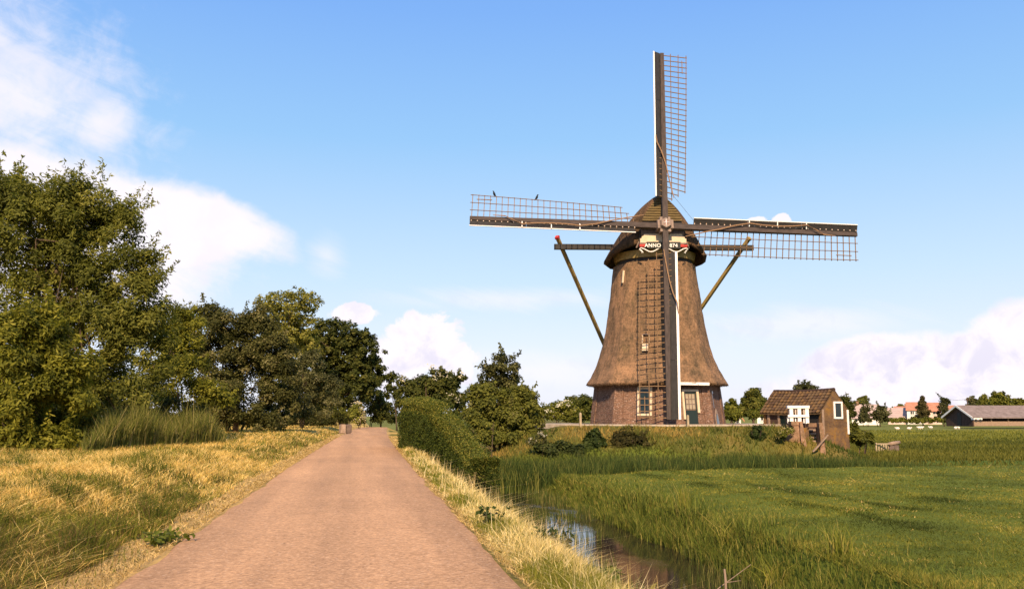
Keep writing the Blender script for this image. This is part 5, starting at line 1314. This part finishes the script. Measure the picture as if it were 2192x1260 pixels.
tree('poplar_tree', 'pale grey poplar rising left behind the barn roof', 'tree', 240, 2082, [(2082, 860, 10, 14), (2078, 875, 14, 12), (2090, 872, 12, 14)], 3500, (.45, .26), GREY[1:] + [(.26, .25, .13)], .2, .4, .9, 8, 2, base_y=903)
tree('lime_tree', 'dark green tree crown at the middle of the barn roof', 'tree', 235, 2105, [(2106, 858, 12, 16), (2102, 875, 14, 14)], 3500, (.45, .26), OLIVE, .2, .4, .9, base_y=903)
tree('lime_tree', 'largest yellow-green crown behind the barn', 'tree', 228, 2140, [(2140, 853, 22, 16), (2128, 864, 16, 14), (2152, 864, 18, 16), (2140, 878, 30, 14)], 7000, (.45, .28), FRESH, .3, .36, .9, base_y=903)
tree('lime_tree', 'yellowish crown at the right picture edge behind the barn', 'tree', 232, 2180, [(2176, 864, 16, 13), (2192, 868, 18, 14), (2185, 880, 24, 12)], 4500, (.45, .28), FRESH, .25, .36, .9, base_y=903)
# low hedgerow before the far houses
tree('field_hedge', 'low sunny hedgerow along the foot of the far houses', 'hedge', 205, 1940, [(1905 + i * 13, 899 + (i % 2), 11, 5.5) for i in range(11)], 7000, (.3, .16), FRESH, .06, .5, .8, base_y=904, limbs=20)
tree('distant_treeline', 'thin dark tree line on the horizon left of the villa', 'trees', 420, 1930, [(1928, 872, 10, 7), (1915, 878, 14, 6), (1900, 884, 16, 6), (1880, 882, 14, 7)], 2200, (.9, .6), OLIVE, .3, .4, .9, base_y=898)
# mound shrubs
tree('round_bush', 'round dark green bush on the mound beside the shed', 'shrub', 47.2, 1621, [(1621, 925, 17, 15), (1621, 934, 18, 10)], 6500, (.09, .05), [(.014, .024, .007), (.03, .048, .012), (.055, .08, .018), (.09, .11, .03)], .06, .34, .95, base_y=945, stems=3, jag=.15)
tree('bramble_bush', 'broad brownish dark bush on the mound under the mill window', 'shrub', 46.6, 1345, [(1345, 945, 34, 24), (1325, 955, 26, 18), (1368, 952, 24, 20)], 11000, (.11, .045), [(.022, .022, .007), (.045, .042, .012), (.075, .066, .02), (.12, .1, .035)], .06, .36, .9, 30, .5, base_y=970, stems=4)
tree('burdock_plant', 'leafy dark plant with pale flower heads left of the bramble bush', 'plant', 46.2, 1272, [(1272, 935, 20, 14), (1265, 952, 16, 14), (1282, 950, 14, 16)], 3200, (.2, .12), [(.02, .034, .01), (.04, .062, .016), (.07, .095, .024), (.11, .13, .04)], .03, .4, .9, flowers=(9, .05, (.6, .5, .36), 0), base_y=978, stems=4)
tree('weed_patch', 'low dark weeds at the left foot of the mound', 'plants', 45.8, 1215, [(1190, 962, 40, 12), (1235, 965, 30, 12), (1160, 955, 20, 12)], 6500, (.14, .07), [(.02, .032, .01), (.045, .062, .016), (.08, .095, .024), (.12, .125, .04)], .02, .5, .9, base_y=975, stems=5)
tree('cow_parsley', 'white umbels of cow parsley at the left of the mound', 'plant', 45.6, 1160, [(1160, 938, 12, 9), (1140, 945, 9, 7)], 500, (.1, .05), GREY, .015, .5, .9, flowers=(14, .03, (.75, .70, .62), 0), base_y=955, stems=5)
tree('cow_parsley', 'low pale flowering weed clump beside the sluice wing wall', 'plant', 46.5, 1678, [(1678, 928, 14, 8), (1690, 922, 8, 6)], 900, (.1, .05), FRESH, .015, .5, .9, flowers=(12, .05, (.5, .42, .2), 0), base_y=945, stems=4)

# ------------------------------------------------------------------ clipped hedge
HA, HB = Vector((1.80, 42.5, 0)), Vector((3.45, 28.2, 0))
hed = empty('clipped_hedge', (HA.x, HA.y, 0), 0, 'dense clipped green hedge stepping down from the road to the ditch', 'hedge')
def hedge_top(u): return 2.25 - .2 * ss(.25, .48, u) - .55 * ss(.46, .60, u) - 1.35 * ss(.58, 1.0, u)
hd = (HB - HA).normalized(); hn = Vector((-hd.y, hd.x, 0));  hl = (HB - HA).length
if hn.x < 0: hn = -hn
def hpt(u, s, z): return HA + hd * (hl * u) + hn * s + Vector((0, 0, z)) - HA
core = MB(); vs = []; US = np.linspace(.015, .985, 16)
for u in US:
    p = HA + hd * hl * u; b0 = float(gz(p.x, p.y)) - .3; t0 = float(hedge_top(u)) - .18
    for s, z in ((.14, b0), (.2, t0 - .45), (.45, t0 - .12), (.6, t0 - .12), (.85, b0)): vs.append(hpt(u, s, z))
core.add(vs, [(0, 1, 2, 3, 4), tuple(len(vs) - 5 + i for i in (4, 3, 2, 1, 0))] + [(i * 5 + k, (i + 1) * 5 + k, (i + 1) * 5 + (k + 1) % 5, i * 5 + (k + 1) % 5) for i in range(15) for k in range(5)])
M['hedge_core'] = mat('dark solid core', noisy((.010, .012, .006), (.028, .030, .012), 14, (1, 1, 1), .8), .95, .05)
core.build('light_block_core', 'hedge_core', hed)  # solid dark core added behind the leaves to block light, not real branches
rng = np.random.default_rng(5); n = 64000; u = rng.random(n); side = rng.random(n)
p0 = np.array(HA)[None] + np.array(hd)[None] * (hl * u)[:, None]
bz = np.minimum(gz(p0[:, 0], p0[:, 1]), .05); tz = hedge_top(u)
wob = (fbm(u * 22, rng.random(n) * 0 + 1.0, 95) - .5)
front = side < .62; topf = (side >= .62) & (side < .88)
v_ = rng.random(n)
zf = bz + (tz - bz) * v_
lump = (fbm(u * 30, zf * 2.2, 96) - .5) * .24
s_ = np.where(front, .05 + lump, np.where(topf, rng.uniform(.05, .95, n), 1.0))
z_ = np.where(front, zf, np.where(topf, tz + (fbm(u * 30, s_ * 3, 97) - .5) * .10, zf))
round_ = front & (v_ > .80); s_ = np.where(front & (v_ > .6), s_ + ((v_ - .6) / .4) ** 2.5 * .34, s_)
z_ = np.where(topf, z_ - .30 * np.clip(1 - s_ / .45, 0, 1) ** 2 - .25 * np.clip((s_ - .6) / .35, 0, 1) ** 2, z_)
z_ = np.where(front, z_ - .24 * np.clip((v_ - .6) / .4, 0, 1), z_)
endc = rng.random(n) < .05
uu = np.where(endc, 1.0 + lump * .05, u); s_ = np.where(endc, rng.uniform(.05, .95, n), s_)
P = p0 - np.array(HA) + np.array(hn)[None] * s_[:, None]; P[:, 2] = z_
P = np.where(endc[:, None], (np.array(HB) - np.array(HA))[None] + np.array(hn)[None] * s_[:, None] + np.array([0, 0, 1]) * (bz + (hedge_top(np.ones(n)) - bz) * v_)[:, None], P)
P += rng.normal(size=(n, 3)) * .022
Nn = np.where(front[:, None], -np.array(hn)[None], np.array([0, 0, 1.0])[None]) + rng.normal(size=(n, 3)) * .7
tcol = np.clip(np.where(topf | round_, .66, .25) + rng.normal(0, .2, n) + .5 * lump, 0, 1)  # leaves along the top tinted paler to paint in a sunlit rim
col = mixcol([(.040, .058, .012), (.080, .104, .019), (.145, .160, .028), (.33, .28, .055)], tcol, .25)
shoot = (topf | round_) & (rng.random(n) < .05)
P[:, 2] += np.where(shoot, rng.exponential(.09, n), 0)
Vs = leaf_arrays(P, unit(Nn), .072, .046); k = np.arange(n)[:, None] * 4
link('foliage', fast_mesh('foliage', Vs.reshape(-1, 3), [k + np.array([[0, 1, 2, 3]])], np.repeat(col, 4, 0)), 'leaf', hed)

# ------------------------------------------------------------------ single weeds and stems on the verges
def weed(name, label, px, py, zg, h, spread, nl, leaf, cols, stem_n=5, pale=False):
    u = (px - 1096) / F_PX; v = (630 - py) / F_PX; t = (EYE - zg) / -(math.sin(PITCH) + v * math.cos(PITCH)); D = t * (math.cos(PITCH) - v * math.sin(PITCH))
    p = W(px, py, D); g_ = float(gz(p.x, p.y)); root = empty(name, (p.x, p.y, g_), 0, label, 'plant', 'weeds on the verges')
    sb = MB(); LP = []
    for i in range(stem_n):
        a = rng.uniform(0, 6.28); tip = Vector((math.cos(a) * spread * rng.random(), math.sin(a) * spread * rng.random(), h * rng.uniform(.65, 1)))
        b0 = Vector((tip.x * .25, tip.y * .25, -.03)); md = b0.lerp(tip, .5) + Vector((0, 0, .05))
        sb.tube([b0, md, tip], [.005, .004, .002], 5)
        for j in range(nl):
            f = rng.uniform(.2, 1); LP.append(np.array(b0.lerp(tip, f)))
    sb.build('stems', 'blade_stem_pale' if pale else 'blade_stem', root)
    P = np.array(LP); fv = leaf_arrays(P, unit(rng.normal(size=P.shape) * .5 + np.array([0, -.3, .9])), leaf[0], leaf[1], .25); k2 = np.arange(len(fv))[:, None] * 4
    link('leaves', fast_mesh('leaves', fv.reshape(-1, 3), [k2 + np.array([[0, 1, 2, 3]])], np.repeat(mixcol(cols, rng.random(len(P)), .2), 4, 0)), 'leaf', root)
M['blade_stem'] = mat('green stem', (.06, .07, .02), .8, .1)
M['blade_stem_pale'] = mat('dry stem', (.38, .27, .12), .8, .1)
NET = [(.025, .04, .01), (.05, .075, .016), (.08, .105, .022)]
weed('nettle_plant', 'dark nettle clump on the right verge nearer the hedge', 1057, 1125, 0, .32, .26, 9, (.11, .06), NET, 9)
weed('nettle_plant', 'dark nettle clump on the right verge beside the ditch water', 1185, 1158, 0, .36, .32, 9, (.11, .06), NET, 10)
weed('dock_plant', 'broad-leaved green plant at the left road edge', 348, 1160, .02, .16, .40, 12, (.09, .055), [(.07, .095, .014), (.13, .15, .022), (.2, .21, .035)], 14)
weed('dock_plant', 'low broad leaves in the right verge near the bottom edge', 1290, 1215, -.05, .2, .25, 8, (.12, .07), [(.05, .075, .012), (.09, .115, .02), (.15, .17, .035)], 7)
weed('tall_weed', 'tallest leafy stem on the ditch edge at bottom centre right', 1418, 1262, -.1, .62, .10, 10, (.11, .055), [(.10, .11, .02), (.17, .16, .035), (.28, .22, .06)], 2, True)
weed('tall_weed', 'slim leafy stem on the ditch edge left of the tallest one', 1300, 1205, -.1, .48, .08, 9, (.09, .045), [(.09, .10, .02), (.14, .15, .03), (.22, .19, .05)], 2)
weed('thistle', 'dry thistle stems on the verge just below the hedge', 1012, 1052, -.05, .55, .22, 4, (.07, .03), [(.12, .10, .03), (.22, .17, .06), (.35, .26, .1)], 7, True)
st_ = []
p = Vector((5.7, 13.6, WATER_Z)); o = MB().tube([(0, 0, -.3), (.01, 0, .45), (.0, .01, .62)], [.022, .02, .016], 7).build('dead_stake', 'oldwood', None, loc=p); tagit(o, 'grey stake standing in the ditch at the bottom edge', 'stake')
o = MB().tube([(-.35, 0, .05), (0, 0, .30), (.55, .05, .62)], [.010, .008, .004], 5); o.tube([(.1, 0, .36), (.35, .02, .38)], [.006, .003], 5); o = o.build('dead_twig', 'oldwood', None, loc=Vector((5.75, 13.9, WATER_Z))); tagit(o, 'bent dry twig leaning over the ditch water', 'twig')

def tussock(label, x, y, n, h, lean=.35):
    g_ = max(float(gz(x, y)), WATER_Z - .02); root = empty('sedge_tussock', (x, y, g_), 0, label, 'plant', 'sedge tussocks on the ditch bank')
    px_ = rng.normal(0, .10, n); py_ = rng.normal(0, .10, n)
    o_2 = blade_mesh('blades', px_, py_, h * rng.uniform(.45, 1.1, n), rng.uniform(.010, .020, n), mixcol([(.07, .09, .012), (.14, .16, .022), (.24, .23, .035), (.38, .30, .09)], rng.random(n), .2), lean, True, z=np.zeros(n)); o_2.parent = root
tussock('tall bright sedge tussock on the field bank, farthest from the camera', 7.75, 20.8, 130, .85)
tussock('leaning sedge tussock on the field bank where the ditch narrows', 7.45, 17.6, 110, .75, .6)
tussock('pale sedge tussock at the water edge near the grey stake', 7.25, 15.0, 90, .65, .7)
tussock('sedge tussock nearest to the bottom edge on the field bank', 8.0, 14.2, 100, .6, .5)
